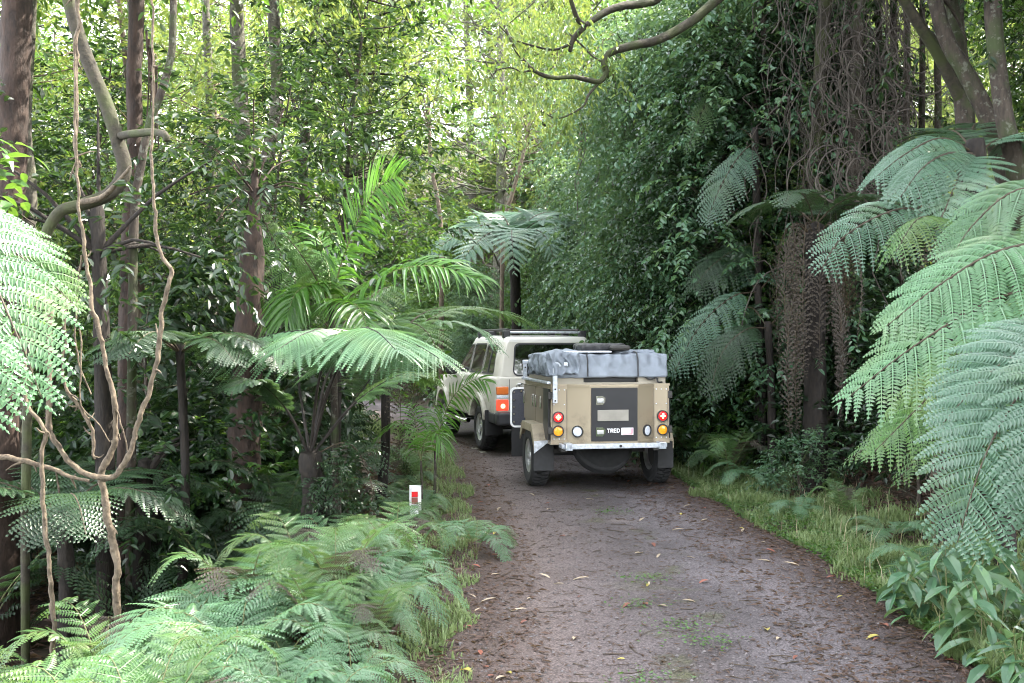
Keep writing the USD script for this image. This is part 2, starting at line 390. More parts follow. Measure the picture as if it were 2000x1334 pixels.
def surface_z(x, y):
    s = (x - left_edge(y)) / (right_edge(y) - left_edge(y))
    return np.maximum(ground_z(x, y), np.where(np.abs(s - 0.5) < 0.62, road_z(x, y, s), -9))
# ---------------------------------------------------------------- trees and shrubs of the forest
def cluster_sprays(rng, C, R, per, k, leaf, twig, out_from, ratio=0.45, droop=0.3, down=0.25, shape=hexes, flat=0.75, up=1.0):
    """Leafy twigs round the cluster centres C of radius R; twigs point away from out_from."""
    n = len(C) * per
    c, r = np.repeat(C, per, 0), np.repeat(np.broadcast_to(R, (len(C),)), per)[:, None]
    q = rand_unit(rng, n) * (rng.random((n, 1)) ** 0.45) * r * np.array([1, 1, flat])
    P = c + q
    D = unit(unit(q) * 0.8 + unit(c - out_from) * 0.5 + rand_unit(rng, n) * 0.5 + UP * 0.1)
    return spray_leaves(rng, P, D, twig * (0.7 + 0.6 * rng.random(n)), k, leaf, ratio, droop, down, up, shape)


def crown_points(rng, n, lo, hi, radius, profile, lean=(0, 0)):
    h = lo + (hi - lo) * rng.random(n) ** 0.9
    t = (h - lo) / (hi - lo)
    a = rng.random(n) * 2 * math.pi
    r = radius * profile(t) * np.sqrt(0.15 + 0.85 * rng.random(n))
    return np.stack([np.cos(a) * r + lean[0] * t, np.sin(a) * r + lean[1] * t, h], 1)


def limbs(rng, trunk, C, r, sides=4):
    parts = []
    for c in C:
        zs = c[2] - 0.35 * np.hypot(c[0], c[1]) - 0.3
        i = int(np.clip(np.searchsorted(trunk[:, 2], zs), 1, len(trunk) - 2))
        a = trunk[i]; mid = (a + c) / 2 + np.array([0, 0, -0.12]) * np.linalg.norm(c - a) + rng.normal(size=3) * 0.12
        parts.append(tube(spline([a, mid, c], 6), np.linspace(r, r * 0.25, 6), sides))
    return parts


def tree_kind(name, seed, H, r0, lo, radius, ncl, rcl, per, k, leaf, leafmat, barkmat, twig=0.6, profile=None, bend=0.3, ratio=0.45, droop=0.3, limb=0.035, nl=None, flat=0.7, shape=None):
    rng = np.random.default_rng(seed)
    cls = kind_class(name)
    n = 22
    z = np.linspace(-0.4, H * 0.97, n)
    P = np.stack([bend * np.sin(z / H * 3 + rng.random() * 6) - bend * math.sin(0), bend * np.sin(z / H * 2.3 + rng.random() * 6), z], 1)
    P[:, :2] -= P[1, :2]
    R = r0 * (1 - 0.8 * z.clip(0) / H) * (1 + 0.5 * np.exp(-z.clip(0) / 0.3))
    profile = profile or (lambda t: np.sin(np.clip(t * 0.85 + 0.12, 0, 1) * math.pi) ** 0.6)
    C = crown_points(rng, ncl, lo, H, radius, profile)
    C[:, :2] += np.stack([np.interp(C[:, 2], z, P[:, 0]), np.interp(C[:, 2], z, P[:, 1])], 1)
    out = np.stack([np.interp(C[:, 2], z, P[:, 0]), np.interp(C[:, 2], z, P[:, 1]), C[:, 2] - 0.6], 1)
    parts = [tube(P, R, 9, 0.10, seed)] + limbs(rng, P, C[: nl or ncl], limb)
    usdkit.mesh(stage, f'{cls.GetPath()}/trunk', merge(parts), M[barkmat], smooth=True)
    shape = hexes if shape is None else shape
    cr = cluster_sprays(rng, C, rcl * (0.7 + 0.6 * rng.random(ncl)), per, k, leaf, twig, np.repeat(out, per, 0), ratio, droop, flat=flat, shape=shape)
    usdkit.mesh(stage, f'{cls.GetPath()}/crown', cr, M[leafmat])
    return cls


tall = lambda t: np.clip(np.sin(np.clip(t * 0.8 + 0.18, 0, 1) * math.pi), 0, 1) ** 0.5
low = lambda t: np.clip(1.05 - t, 0, 1) ** 0.45
KT = [  # tall forest trees, lit from behind
    tree_kind('sunlit_tree_a', 11, 15, 0.20, 3.5, 3.2, 110, 0.85, 12, 14, 0.11, 'leaf_lime', 'bark_grey', profile=tall, shape=kites),
    tree_kind('sunlit_tree_b', 12, 13, 0.16, 1.8, 2.9, 100, 0.8, 12, 14, 0.105, 'leaf_green', 'bark_pale', profile=tall, shape=kites),
    tree_kind('sunlit_tree_c', 13, 17, 0.22, 5.0, 3.6, 125, 0.9, 12, 14, 0.12, 'leaf_lime', 'bark_brown', profile=tall, shape=kites),
]
KB = [  # broad canopy trees that shade the track
    tree_kind('canopy_tree_a', 14, 21, 0.32, 7.0, 4.8, 150, 1.1, 12, 13, 0.20, 'leaf_green', 'bark_brown', profile=tall, twig=0.8, shape=kites),
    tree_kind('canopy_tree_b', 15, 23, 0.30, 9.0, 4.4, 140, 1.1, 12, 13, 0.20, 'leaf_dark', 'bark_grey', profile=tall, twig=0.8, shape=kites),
]
KS = [  # understory saplings, thin trunks with sparse leaves all the way
    tree_kind('sapling_a', 21, 8.5, 0.055, 1.2, 1.25, 66, 0.42, 9, 10, 0.085, 'leaf_green', 'bark_grey', twig=0.42, limb=0.012, profile=tall),
    tree_kind('sapling_b', 22, 7.0, 0.045, 0.8, 1.1, 60, 0.40, 9, 10, 0.092, 'leaf_dark', 'bark_brown', twig=0.42, limb=0.012, profile=tall, bend=0.5),
    tree_kind('sapling_c', 23, 10, 0.070, 2.5, 1.5, 66, 0.48, 9, 10, 0.085, 'leaf_lime', 'bark_pale', twig=0.45, limb=0.014, profile=tall),
]
KV = [  # shrubs and small trees hung with creepers, leaves down to the ground
    tree_kind('creeper_a', 31, 5.0, 0.09, 0.3, 1.7, 105, 0.46, 15, 11, 0.085, 'leaf_blue', 'bark_brown', twig=0.40, profile=low, ratio=0.55, droop=0.7, limb=0.014),
    tree_kind('creeper_b', 32, 7.5, 0.12, 0.4, 1.9, 135, 0.48, 15, 11, 0.090, 'leaf_blue', 'bark_brown', twig=0.42, profile=low, ratio=0.55, droop=0.8, limb=0.014),
    tree_kind('creeper_c', 33, 6.0, 0.10, 0.3, 1.6, 100, 0.46, 12, 9, 0.125, 'leaf_green', 'bark_brown', twig=0.42, profile=low, ratio=0.5, droop=0.6, limb=0.014),
    tree_kind('creeper_d', 34, 6.5, 0.10, 0.3, 1.6, 115, 0.46, 15, 11, 0.090, 'leaf_dark', 'bark_brown', twig=0.42, profile=low, ratio=0.5, droop=0.6, limb=0.014),
]
KU = [  # low shrubs
    tree_kind('low_shrub_a', 41, 1.5, 0.03, 0.1, 0.75, 34, 0.26, 8, 9, 0.085, 'leaf_green', 'bark_brown', twig=0.26, profile=low, limb=0.008),
    tree_kind('low_shrub_b', 42, 1.8, 0.03, 0.15, 0.8, 36, 0.28, 8, 9, 0.10, 'leaf_dark', 'bark_brown', twig=0.28, profile=low, limb=0.008),
    tree_kind('low_shrub_c', 43, 1.3, 0.03, 0.1, 0.8, 34, 0.28, 8, 9, 0.075, 'leaf_blue', 'bark_brown', twig=0.28, profile=low, limb=0.008),
]
KG = tree_kind('glossy_shrub', 51, 3.2, 0.035, 0.7, 0.85, 30, 0.34, 6, 7, 0.15, 'leaf_dark', 'bark_brown', twig=0.34, profile=tall, limb=0.010, ratio=0.42, shape=blades)

prng = np.random.default_rng(99)


def plant(cls, name, label, cat, x, y, s=1.0, rz=None, group=None, dz=0.0, tilt=None):
    rz = prng.random() * 360 if rz is None else rz
    return copy_of(cls, name, label, cat, (x, y, float(ground_z(x, y)) + dz), rz, s, group, tilt)


# far hillside beyond the bend
FAR_LABEL = ['sunlit yellow green tree on the bright slope beyond the bend', 'leafy green tree with a pale trunk on the far slope', 'tall lime leaved tree on the far bright slope']
for i in range(104):
    y = 31 + 36 * prng.random() ** 0.8
    x = -0.62 * y + 1.24 * y * prng.random()
    k = i % 3
    if x < -0.12 * y and i % 5 > 2:
        continue
    if x > -0.9 * (y - 20) * 0.5 - 3 and x < -0.45 * (y - 22) + 3.5 and y < 34:
        continue
    plant(KT[k], 'forest_tree', FAR_LABEL[k], 'tree', x, y, 0.75 + 0.5 * prng.random(), group=('yellow green trees on the far slope', 'pale trunked trees on the far slope', 'tall lime trees on the far slope')[k])

for i in range(56):
    y = 28 + 30 * prng.random() ** 0.9
    x = -0.60 * y + 1.2 * y * prng.random()
    if x < float(left_edge(min(y, 45))) + 18 and float(left_edge(min(y, 45))) - 1.5 < x < float(right_edge(min(y, 45))) + 1.0 and y < 46:
        continue
    plant(KV[2 if i % 2 else 0], 'slope_shrub', 'low leafy shrub covering the far slope' if i % 2 else 'blue green shrub covering the far slope', 'shrub', x, y, 0.45 + 0.4 * prng.random(), group='leafy shrubs of the far slope' if i % 2 else 'blue green shrubs of the far slope')
# forest on both sides of the track behind the camera
for i, (x, y, k, s) in enumerate([(-10, -14, 1, 1.0), (11, -6, 1, 0.95), (7, -14, 0, 1.0), (-4.5, -17, 1, 0.9), (5, -21, 0, 1.0), (0, -28, 1, 1.1), (-10, -24, 0, 1.0), (12, -26, 1, 1.0), (13, 1, 0, 0.9), (9.2, 11.2, 0, 0.56), (10.4, 7.6, 0, 0.60), (9.6, 4.2, 0, 0.56), (9.4, 14.2, 1, 0.54), (10.6, 17.2, 0, 0.60), (12.2, 20.5, 1, 0.60), (8.4, 9.2, 1, 0.50), (8.8, 6.2, 1, 0.50), (9.5, 0.5, 1, 0.55), (12.5, 12.5, 1, 0.62)]):
    plant(KB[k], 'canopy_tree', 'tall canopy tree shading the track' + (' with dark leaves' if k else ' with green leaves'), 'tree', x, y, s, group='canopy trees with dark leaves' if k else 'canopy trees with green leaves')
for i, (x, y, s) in enumerate([(-4.5, -5, 0.9), (6, -4, 1.0), (-5, -10, 1.1), (6.5, -11, 1.1), (-3.5, -22, 1.2), (3, -25, 1.2), (-8, -18, 1.2), (9, -18, 1.2), (0.5, -31, 1.3)]):
    plant(KV[3], 'shaded_shrub', 'dark shrub beside the track behind the viewer', 'shrub', x, y, s, group='dark shrubs behind the viewer')

for i, (x, y) in enumerate([(9, 24), (12, 21), (15, 26), (11, 29), (8.5, 28), (14, 18), (18, 23), (10, 17.5)]):
    plant(KT[i % 3], 'forest_tree', 'sunlit tree in the clearing behind the trunks at the right', 'tree', x, y, 0.6 + 0.3 * prng.random(), group='sunlit trees behind the right hand trunks')

for i, (x, y, k, s) in enumerate([(-1.3, 28.6, 0, 0.55), (-2.6, 31.2, 2, 0.6), (0.2, 29.6, 2, 0.6), (-3.6, 34.0, 0, 0.7), (-0.8, 32.6, 0, 0.75), (1.0, 27.2, 0, 0.5), (-5.2, 37.5, 2, 0.8), (-2.0, 36.0, 2, 0.9), (0.8, 34.5, 0, 0.9), (-7.5, 40, 0, 0.9)]):
    plant(KV[k], 'bend_shrub', 'blue green shrub closing the view behind the bend' if k == 0 else 'fresh green shrub closing the view behind the bend', 'shrub', x, y, s, group='blue green shrubs behind the bend' if k == 0 else 'fresh green shrubs behind the bend')
# ---------------------------------------------------------------- ferns and palms
def frond_mesh(pts, up=(0, 0, 1), pinna=0.45, npin=22, bare=0.2, dp=0.022, pw=0.85, plen=0.075, droop=0.25, sweep=0.25, vee=0.12, seed=0, rach=0.012, nseg=24, taper=1.0, side_scale=(1, 1), gap=0.0):
    """(leaf mesh, stalk mesh) of one feathered frond along the points: pinnae in two rows, each with two rows of pinnules.
    dp: pinnule spacing, plen: pinnule length, bare: part of the stalk without pinnae."""
    rng = np.random.default_rng(seed + 1000)
    n = 120
    C = spline(pts, n)
    seg = np.r_[0, np.cumsum(np.linalg.norm(np.diff(C, axis=0), axis=1))]
    s = seg / seg[-1]
    T = unit(np.gradient(C, axis=0))
    N = np.asarray(up, float) + np.zeros_like(T)
    N = unit(N - T * (N * T).sum(1, keepdims=True))
    S = np.cross(T, N)
    P_, D_, N_, L_, W_ = [], [], [], [], []
    ribs = []
    u = (np.arange(npin) + 0.5) / npin
    for side in (1, -1):
        for j, uj in enumerate(u):
            if gap and rng.random() < gap:
                continue
            at_ = bare + (1 - bare) * (1 - (1 - uj) ** 1.12) * 0.995 + rng.normal() * 0.003 + (0.25 / npin if side < 0 else 0)
            if at_ >= 0.995:
                continue
            i = min(n - 1, int(np.searchsorted(s, at_)))
            prof = min(1.0, 0.55 + 2.2 * uj) * (1 - uj ** 2.2) ** 0.9 * taper + 0.03
            lp = pinna * prof * (0.92 + 0.16 * rng.random()) * side_scale[0 if side > 0 else 1]
            a = sweep + 0.55 * uj ** 1.5 + rng.normal() * 0.04
            d0 = unit(S[i] * side * math.cos(a) + T[i] * math.sin(a) + N[i] * (vee + rng.normal() * 0.05))
            m = max(3, int(lp / dp))
            t = (np.arange(m) + 0.5) / m
            dr = droop * (0.8 + 0.4 * rng.random())
            q = C[i] + d0 * (lp * t)[:, None] - UP * (dr * lp * t * t)[:, None] + T[i] * (0.12 * lp * t * t)[:, None]
            tan = unit(d0 - UP * (2 * dr * t)[:, None] + T[i] * (0.24 * t)[:, None])
            nn = unit(N[i] + UP * 0.2 - tan * ((N[i] + UP * 0.2) @ tan.T)[:, None])
            b = np.cross(tan, nn)
            pl = plen * np.minimum(1, lp / pinna * 1.6) * np.minimum(1, np.minimum(0.6 + 3 * t, 1.25 * (1 - t) ** 0.75 + 0.08))
            for sg in (1, -1):
                P_.append(q); D_.append(b * sg + tan * 0.38 - nn * 0.10 + rng.normal(size=q.shape) * 0.06); N_.append(nn + b * sg * 0.12)
                L_.append(pl); W_.append(np.full(m, lp / m * pw))
            k = 5
            tt = np.linspace(0, 1, k)
            cl = C[i] + d0 * (lp * tt)[:, None] - UP * (dr * lp * tt * tt)[:, None] + T[i] * (0.12 * lp * tt * tt)[:, None]
            wv = np.cross(unit(np.gradient(cl, axis=0)), N[i]) * (0.0045 * (1 - 0.6 * tt))[:, None] * (pinna / 0.45)
            v = np.stack([cl - wv, cl + wv], 1).reshape(-1, 3) + N[i] * 0.001
            f = np.array([[2 * x, 2 * x + 1, 2 * x + 3] for x in range(k - 1)] + [[2 * x, 2 * x + 3, 2 * x + 2] for x in range(k - 1)])
            ribs.append((v, f))
    leaf = kites(np.vstack(P_), np.vstack(D_), np.vstack(N_), np.concatenate(L_), np.concatenate(W_), fold=0.10, droop=0.18, wide=0.35)
    leaf = merge([leaf] + ribs)
    stalk = tube(C[:: n // nseg], np.linspace(rach, rach * 0.22, len(C[:: n // nseg])), 5)
    return leaf, stalk


def palm_frond_mesh(pts, up=(0, 0, 1), leaflet=0.5, nl=34, bare=0.15, w=0.03, droop=0.35, sweep=0.45, vee=0.25, seed=0, rach=0.012, messy=0.08):
    rng = np.random.default_rng(seed + 2000)
    n = 100
    C = spline(pts, n)
    seg = np.r_[0, np.cumsum(np.linalg.norm(np.diff(C, axis=0), axis=1))]; s = seg / seg[-1]
    T = unit(np.gradient(C, axis=0))
    N = np.asarray(up, float) + np.zeros_like(T); N = unit(N - T * (N * T).sum(1, keepdims=True)); S = np.cross(T, N)
    parts = []
    for side in (1, -1):
        for j in range(nl):
            uj = (j + 0.5) / nl
            i = min(n - 1, int(np.searchsorted(s, bare + (1 - bare) * uj + rng.normal() * 0.004)))
            L = leaflet * (0.45 + 0.55 * math.sin(math.pi * min(1, 0.18 + uj * 0.82)) ** 0.7) * (0.9 + 0.2 * rng.random())
            a = sweep + 0.6 * uj ** 2 + rng.normal() * messy
            d = unit(S[i] * side * math.cos(a) + T[i] * math.sin(a) + N[i] * (vee + rng.normal() * messy))
            t = np.linspace(0, 1, 6)
            dr = droop * (0.6 + 0.8 * rng.random())
            c = C[i] + d * (L * t)[:, None] - UP * (dr * L * t ** 2.2)[:, None]
            tan = unit(np.gradient(c, axis=0))
            b = unit(np.cross(tan, N[i] + 0.3 * rng.normal() * T[i]))
            nn = np.cross(b, tan)
            ww = w * np.array([0.35, 0.9, 1, 0.85, 0.5, 0.05])
            v = np.stack([c - b * ww[:, None] / 2 + nn * ww[:, None] * 0.2, c, c + b * ww[:, None] / 2 + nn * ww[:, None] * 0.2], 1).reshape(-1, 3)
            f = []
            for x in range(5):
                for y in (0, 1):
                    p = 3 * x + y
                    f += [[p, p + 1, p + 4], [p, p + 4, p + 3]]
            parts.append((v, np.array(f)))
    return merge(parts), tube(C[::5], np.linspace(rach, rach * 0.25, len(C[::5])), 5)


def arch(base, az, length, rise, fall, n=5):
    """Points of an arching frond: leaves the base steeply, tips over. az: compass angle in degrees from +x."""
    a = math.radians(az)
    t = np.linspace(0, 1, n)
    r = length * (0.82 * t ** 1.15)
    z = length * (rise * np.sin(np.clip(t * 1.15, 0, 1) * math.pi / 2) - fall * t ** 2.4)
    return np.asarray(base) + np.stack([np.cos(a) * r, np.sin(a) * r, z], 1)


def add_frond(parent, pts, mat, stalk='stalk_brown', name='frond', label=None, kind=frond_mesh, **kw):
    leaf, st = kind(pts, **kw)
    f = obj(name, leaf, mat, parent, label=label)
    obj('stalk', st, stalk, f, smooth=True)
    return f


def trunk_part(parent, pts, r, mat='bark_fern', rough=0.25, sides=14, n=28, seed=0, name='trunk', freq=8.0):
    R = np.interp(np.linspace(0, 1, n), np.linspace(0, 1, len(r)), r)
    return obj(name, tube(spline(pts, n), R, sides, rough, seed, freq), mat, parent, smooth=True)


def crown_fern(name, label, head, ground, fronds, mat, trunk_r=0.09, group=None, cat='tree fern', dead=0, **kw):
    """A tree fern: trunk from the ground to its head, fronds given as (points) in the place's coordinates."""
    head, ground = np.asarray(head, float), np.asarray(ground, float)
    t = thing(name, label, cat, ground, 0, group)
    mid = (head + ground) / 2 + np.array([0.04, 0.03, 0])
    trunk_part(t, [np.array([0, 0, -0.25]), mid - ground, head - ground, head - ground + [0, 0, 0.03]], [trunk_r * 1.25, trunk_r, trunk_r * 0.95, trunk_r * 0.35], seed=int(abs(head[0]) * 100))
    for i, f in enumerate(fronds):
        f = dict(f)
        pts = np.asarray(f.pop('pts')) - ground
        mt = f.pop('mat', mat)
        add_frond(t, pts, mt, seed=i + int(abs(ground[0]) * 37), **{**kw, **f})
    dr_ = np.random.default_rng(int(abs(head[1]) * 100))
    for i in range(dead):
        a = dr_.random() * 6.28; d = np.array([math.cos(a), math.sin(a), 0]); p0 = head - ground
        add_frond(t, [p0, p0 + d * 0.35 + UP * 0.12, p0 + d * 0.55 - UP * 0.25, p0 + d * 0.5 - UP * (0.7 + 0.3 * dr_.random())], 'dry_frond', name='dead_frond', seed=i + 70, pinna=0.2, npin=14, bare=0.2, dp=0.025, plen=0.05, droop=1.2, rach=0.008, gap=0.2, up=tuple(d + 0.01))
    return t


def ring(head, n, length, rise, fall, az0=0.0, jitter=10, seed=0, skip=None, lenj=0.15):
    r = np.random.default_rng(seed + 5)
    out = []
    for k in range(n):
        az = az0 + 360 * k / n + r.normal() * jitter
        L = length * (1 + lenj * (r.random() - 0.5) * 2)
        if skip and skip(az % 360):
            continue
        out.append(dict(pts=arch(head, az, L, rise * (0.85 + 0.3 * r.random()), fall * (0.8 + 0.4 * r.random()))))
    return out


def gp(px, py, Y):
    """at(), then dropped to the ground below it."""
    p = at(px, py, Y)
    return np.array([p[0], p[1], float(surface_z(p[0], p[1]))])


# --- left edge, near: long fronds hanging into the picture from a fern outside the frame
h = at(-260, 330, 5.6)
_s = at
at = lambda px_, py_, Y_: _s(px_ - 62, py_ + 34, Y_)      # the whole crown sits a little further out and lower
h = at(-260, 330, 5.6)
L1 = [dict(pts=[h, at(-120, 330, 5.3), at(20, 470, 5.1), at(95, 620, 5.0), at(150, 760, 5.0)], pinna=0.47),
      dict(pts=[h, at(-150, 420, 5.0), at(-60, 560, 4.9), at(10, 680, 4.8), at(60, 800, 4.8)], pinna=0.46),
      dict(pts=[h, at(-140, 330, 5.8), at(10, 400, 6.0), at(130, 490, 6.1), at(215, 570, 6.2)], pinna=0.40, mat='fern_green'),
      dict(pts=[h, at(-300, 470, 5.0), at(-250, 700, 4.8), at(-200, 860, 4.7)], pinna=0.45),
      dict(pts=[h, at(-360, 300, 6.3), at(-420, 420, 6.9), at(-480, 600, 7.2)], pinna=0.45)]
crown_fern('tree_fern', 'large pale tree fern hanging its fronds in from the left edge of the frame', h, gp(-260, 900, 5.6), L1, 'fern_mint', 0.10, npin=17, bare=0.22, dp=0.019, plen=0.074, droop=0.45, pw=1.15, up=(0.25, -0.75, 0.75), sweep=0.2)

at = _s
# --- the umbrella fern on the left bank, in front of the vehicle
h = at(606, 892, 9.0); g0 = gp(604, 1050, 9.0)
L2 = [dict(pts=[h, at(640, 760, 8.9), at(715, 655, 8.6), at(800, 668, 8.3), at(868, 706, 8.1)], pinna=0.66, up=(0.05, -0.18, 1), droop=0.42, vee=-0.06),
      dict(pts=[h, at(630, 760, 9.1), at(660, 660, 9.2), at(560, 648, 9.2), at(412, 690, 9.3)], pinna=0.70, up=(-0.05, -0.18, 1), droop=0.42, vee=-0.06),
      dict(pts=[h, at(640, 770, 8.7), at(690, 655, 8.3), at(730, 645, 7.9), at(780, 690, 7.5)], pinna=0.66, up=(0.1, -0.3, 1), droop=0.38, vee=-0.05),
      dict(pts=[h, at(618, 770, 8.8), at(640, 655, 8.4), at(600, 650, 8.0), at(530, 690, 7.7)], pinna=0.62, up=(-0.1, -0.3, 1), droop=0.38, vee=-0.05),
      dict(pts=[h, at(640, 770, 9.4), at(700, 650, 9.9), at(770, 640, 10.3), at(830, 675, 10.5)], pinna=0.5, up=(0, -0.1, 1)),
      dict(pts=[h, at(585, 760, 9.3), at(575, 690, 9.8), at(500, 700, 10.3), at(430, 740, 10.6)], pinna=0.45, mat='fern_dark'),
      dict(pts=[h, at(690, 790, 9.2), at(790, 730, 9.4), at(850, 750, 9.6)], pinna=0.42, mat='fern_green'),
      dict(pts=[h, at(680, 800, 9.6), at(740, 720, 10.4), at(770, 705, 11.2)], pinna=0.45, mat='fern_green'),
      dict(pts=[h, at(560, 800, 8.8), at(500, 745, 8.6), at(440, 760, 8.4)], pinna=0.40, mat='fern_dark')]
crown_fern('tree_fern', 'bright umbrella shaped tree fern on a black trunk in front of the off-road car', h, g0, L2, 'fern_mint', 0.11, dead=1, npin=26, bare=0.42, dp=0.017, plen=0.066, droop=0.28, rach=0.016, stalk='stalk_black', pw=0.95)

# --- fern behind it, fronds over the car's roof
h = at(752, 742, 11.6); g0 = gp(738, 935, 11.4)
L3 = [dict(pts=[h, at(800, 655, 11.6), at(880, 605, 11.8), at(980, 610, 12.0), at(1055, 642, 12.2)], pinna=0.50),
      dict(pts=[h, at(790, 670, 11.2), at(850, 630, 10.9), at(930, 640, 10.8), at(985, 690, 10.7)], pinna=0.50, mat='fern_mint'),
      dict(pts=[h, at(780, 660, 12.0), at(830, 610, 12.6), at(900, 600, 13.2), at(960, 620, 13.8)], pinna=0.45),
      dict(pts=[h, at(770, 665, 11.0), at(800, 632, 10.4), at(835, 650, 10.0), at(862, 700, 9.8)], pinna=0.45),
      dict(pts=[h, at(735, 660, 12.0), at(700, 640, 12.6), at(650, 660, 13.0)], pinna=0.45),
      dict(pts=[h, at(745, 660, 12.2), at(760, 630, 13.2), at(770, 640, 14.0)], pinna=0.45)]
crown_fern('tree_fern', 'yellow green tree fern on a thin dark stem reaching over the roof rack', h, g0, L3, 'fern_green', 0.055, dead=2, npin=18, bare=0.22, dp=0.021, plen=0.066, droop=0.30, rach=0.013)

# --- tan drooping frond plant by the big palm
h = at(655, 655, 11.0); g0 = gp(640, 980, 11.0)
L4 = [dict(pts=[h, at(610, 600, 10.8), at(560, 520, 10.6), at(520, 440, 10.5), at(500, 400, 10.4)], pinna=0.42, up=(0.3, -1, 0.3), gap=0.1),
      dict(pts=[h, at(640, 600, 10.6), at(615, 540, 10.2), at(575, 480, 10.0), at(545, 455, 9.9)], pinna=0.40, up=(0.2, -1, 0.3), gap=0.1),
      dict(pts=[h, at(600, 650, 10.6), at(540, 660, 10.2), at(500, 690, 10.0)], pinna=0.38),
      dict(pts=[h, at(700, 600, 11.4), at(760, 560, 11.8), at(800, 580, 12.0)], pinna=0.40)]
crown_fern('tree_fern', 'tan green fern with drooping comb like fronds left of the feather palm', h, g0, L4, 'fern_green', 0.06, npin=14, bare=0.15, dp=0.022, plen=0.085, droop=0.75, rach=0.012)

# --- tree fern beyond the car, at the bend
h = at(1003, 470, 24.0); g0 = gp(1008, 700, 24.6)
L5 = [dict(pts=[h, at(960, 440, 22.6), at(900, 455, 22.4), at(838, 500, 22.2)]),
      dict(pts=[h, at(975, 450, 21.8), at(935, 470, 20.9), at(890, 525, 20.4)]),
      dict(pts=[h, at(1000, 450, 21.6), at(1000, 470, 20.6), at(1005, 535, 20.2)]),
      dict(pts=[h, at(1035, 448, 21.9), at(1065, 462, 21.2), at(1085, 515, 20.9)]),
      dict(pts=[h, at(1050, 432, 22.8), at(1100, 430, 22.7), at(1140, 460, 22.6)]),
      dict(pts=[h, at(1040, 425, 23.8), at(1080, 415, 24.6), at(1125, 425, 25.2)]),
      dict(pts=[h, at(985, 425, 24.2), at(960, 420, 25.2), at(925, 430, 26.0)]),
      dict(pts=[h, at(1010, 425, 24.4), at(1020, 418, 25.6), at(1030, 430, 26.4)]),
      dict(pts=[h, at(955, 430, 23.4), at(900, 440, 23.8), at(850, 478, 24.0)])]
crown_fern('tree_fern', 'pale spreading tree fern above the car at the bend of the track', h, g0, L5, 'fern_blue', 0.13, npin=22, bare=0.10, dp=0.030, plen=0.115, droop=0.18, rach=0.018, pinna=0.85, pw=1.15, up=(0, -0.35, 0.9))

# --- right side, middle distance
h = at(1905, 300, 9.6); g0 = gp(1890, 800, 9.8)
L6 = [dict(pts=[h, at(1840, 270, 9.4), at(1770, 300, 9.2), at(1705, 350, 9.1)], pinna=0.52, droop=0.9, up=(0, -0.5, 1)),
      dict(pts=[h, at(1850, 300, 9.0), at(1800, 330, 8.6), at(1755, 390, 8.4)], pinna=0.50, droop=0.9, up=(0, -0.5, 1)),
      dict(pts=[h, at(1860, 255, 10.2), at(1800, 275, 10.6), at(1730, 320, 10.8)], pinna=0.48, mat='fern_dark'),
      dict(pts=[h, at(1960, 270, 9.8), at(2020, 290, 10.0), at(2080, 340, 10.2)], pinna=0.5),
      dict(pts=[h, at(1900, 250, 10.4), at(1920, 240, 11.2), at(1950, 260, 11.8)], pinna=0.48, mat='fern_dark'),
      dict(pts=[h, at(1880, 330, 8.8), at(1850, 400, 8.4), at(1820, 470, 8.3)], pinna=0.45)]
crown_fern('tree_fern', 'blue green tree fern high among the trunks at the right edge', h, g0, L6, 'fern_blue', 0.10, npin=16, bare=0.14, dp=0.019, plen=0.078, pw=1.15, rach=0.014)
h = at(1850, 470, 8.8); g0 = gp(1850, 850, 9.0)
L7 = [dict(pts=[h, at(1790, 410, 8.6), at(1720, 420, 8.4), at(1640, 470, 8.3), at(1600, 535, 8.2)], pinna=0.42, droop=0.5, up=(0.2, -0.6, 0.8)),
      dict(pts=[h, at(1830, 430, 8.3), at(1790, 430, 8.0), at(1745, 500, 7.8)], pinna=0.42, droop=0.9, mat='fern_green'),
      dict(pts=[h, at(1900, 430, 8.5), at(1950, 450, 8.3), at(2000, 520, 8.2)], pinna=0.42),
      dict(pts=[h, at(1880, 440, 9.4), at(1920, 430, 10.0), at(1960, 450, 10.4)], pinna=0.42)]
crown_fern('tree_fern', 'smaller tree fern with one steel blue frond tipped down towards the dead skirt', h, g0, L7, 'fern_blue', 0.07, dead=3, npin=15, bare=0.14, dp=0.020, plen=0.066, rach=0.012)
# --- right side, near: the big stack of pale fronds
h = at(2230, 470, 6.6); g0 = gp(2230, 1000, 6.6)
UPR = (-0.25, -0.55, 0.8)
L8 = [dict(pts=[h, at(2110, 380, 6.8), at(1990, 370, 6.9), at(1900, 440, 7.0), at(1850, 520, 7.0)], pinna=0.45),
      dict(pts=[h, at(2080, 470, 6.6), at(1950, 490, 6.5), at(1830, 560, 6.5), at(1715, 650, 6.5)], pinna=0.50),
      dict(pts=[h, at(2080, 540, 6.4), at(1930, 590, 6.3), at(1780, 680, 6.3), at(1640, 790, 6.3)], pinna=0.52),
      dict(pts=[h, at(2090, 560, 6.9), at(1960, 640, 7.0), at(1830, 760, 7.0), at(1690, 900, 7.0)], pinna=0.46, mat='fern_green'),
      dict(pts=[h, at(2140, 420, 7.6), at(2040, 420, 8.2), at(1960, 470, 8.6)], pinna=0.48, mat='fern_green')]
crown_fern('tree_fern', 'big pale tree fern whose long fronds sweep in from the right edge', h, g0, L8, 'fern_mint', 0.11, npin=21, bare=0.16, dp=0.017, plen=0.078, droop=0.50, pw=1.2, rach=0.014, up=UPR, sweep=0.22)
h = at(2140, 640, 5.6); g0 = gp(2150, 1000, 5.6)
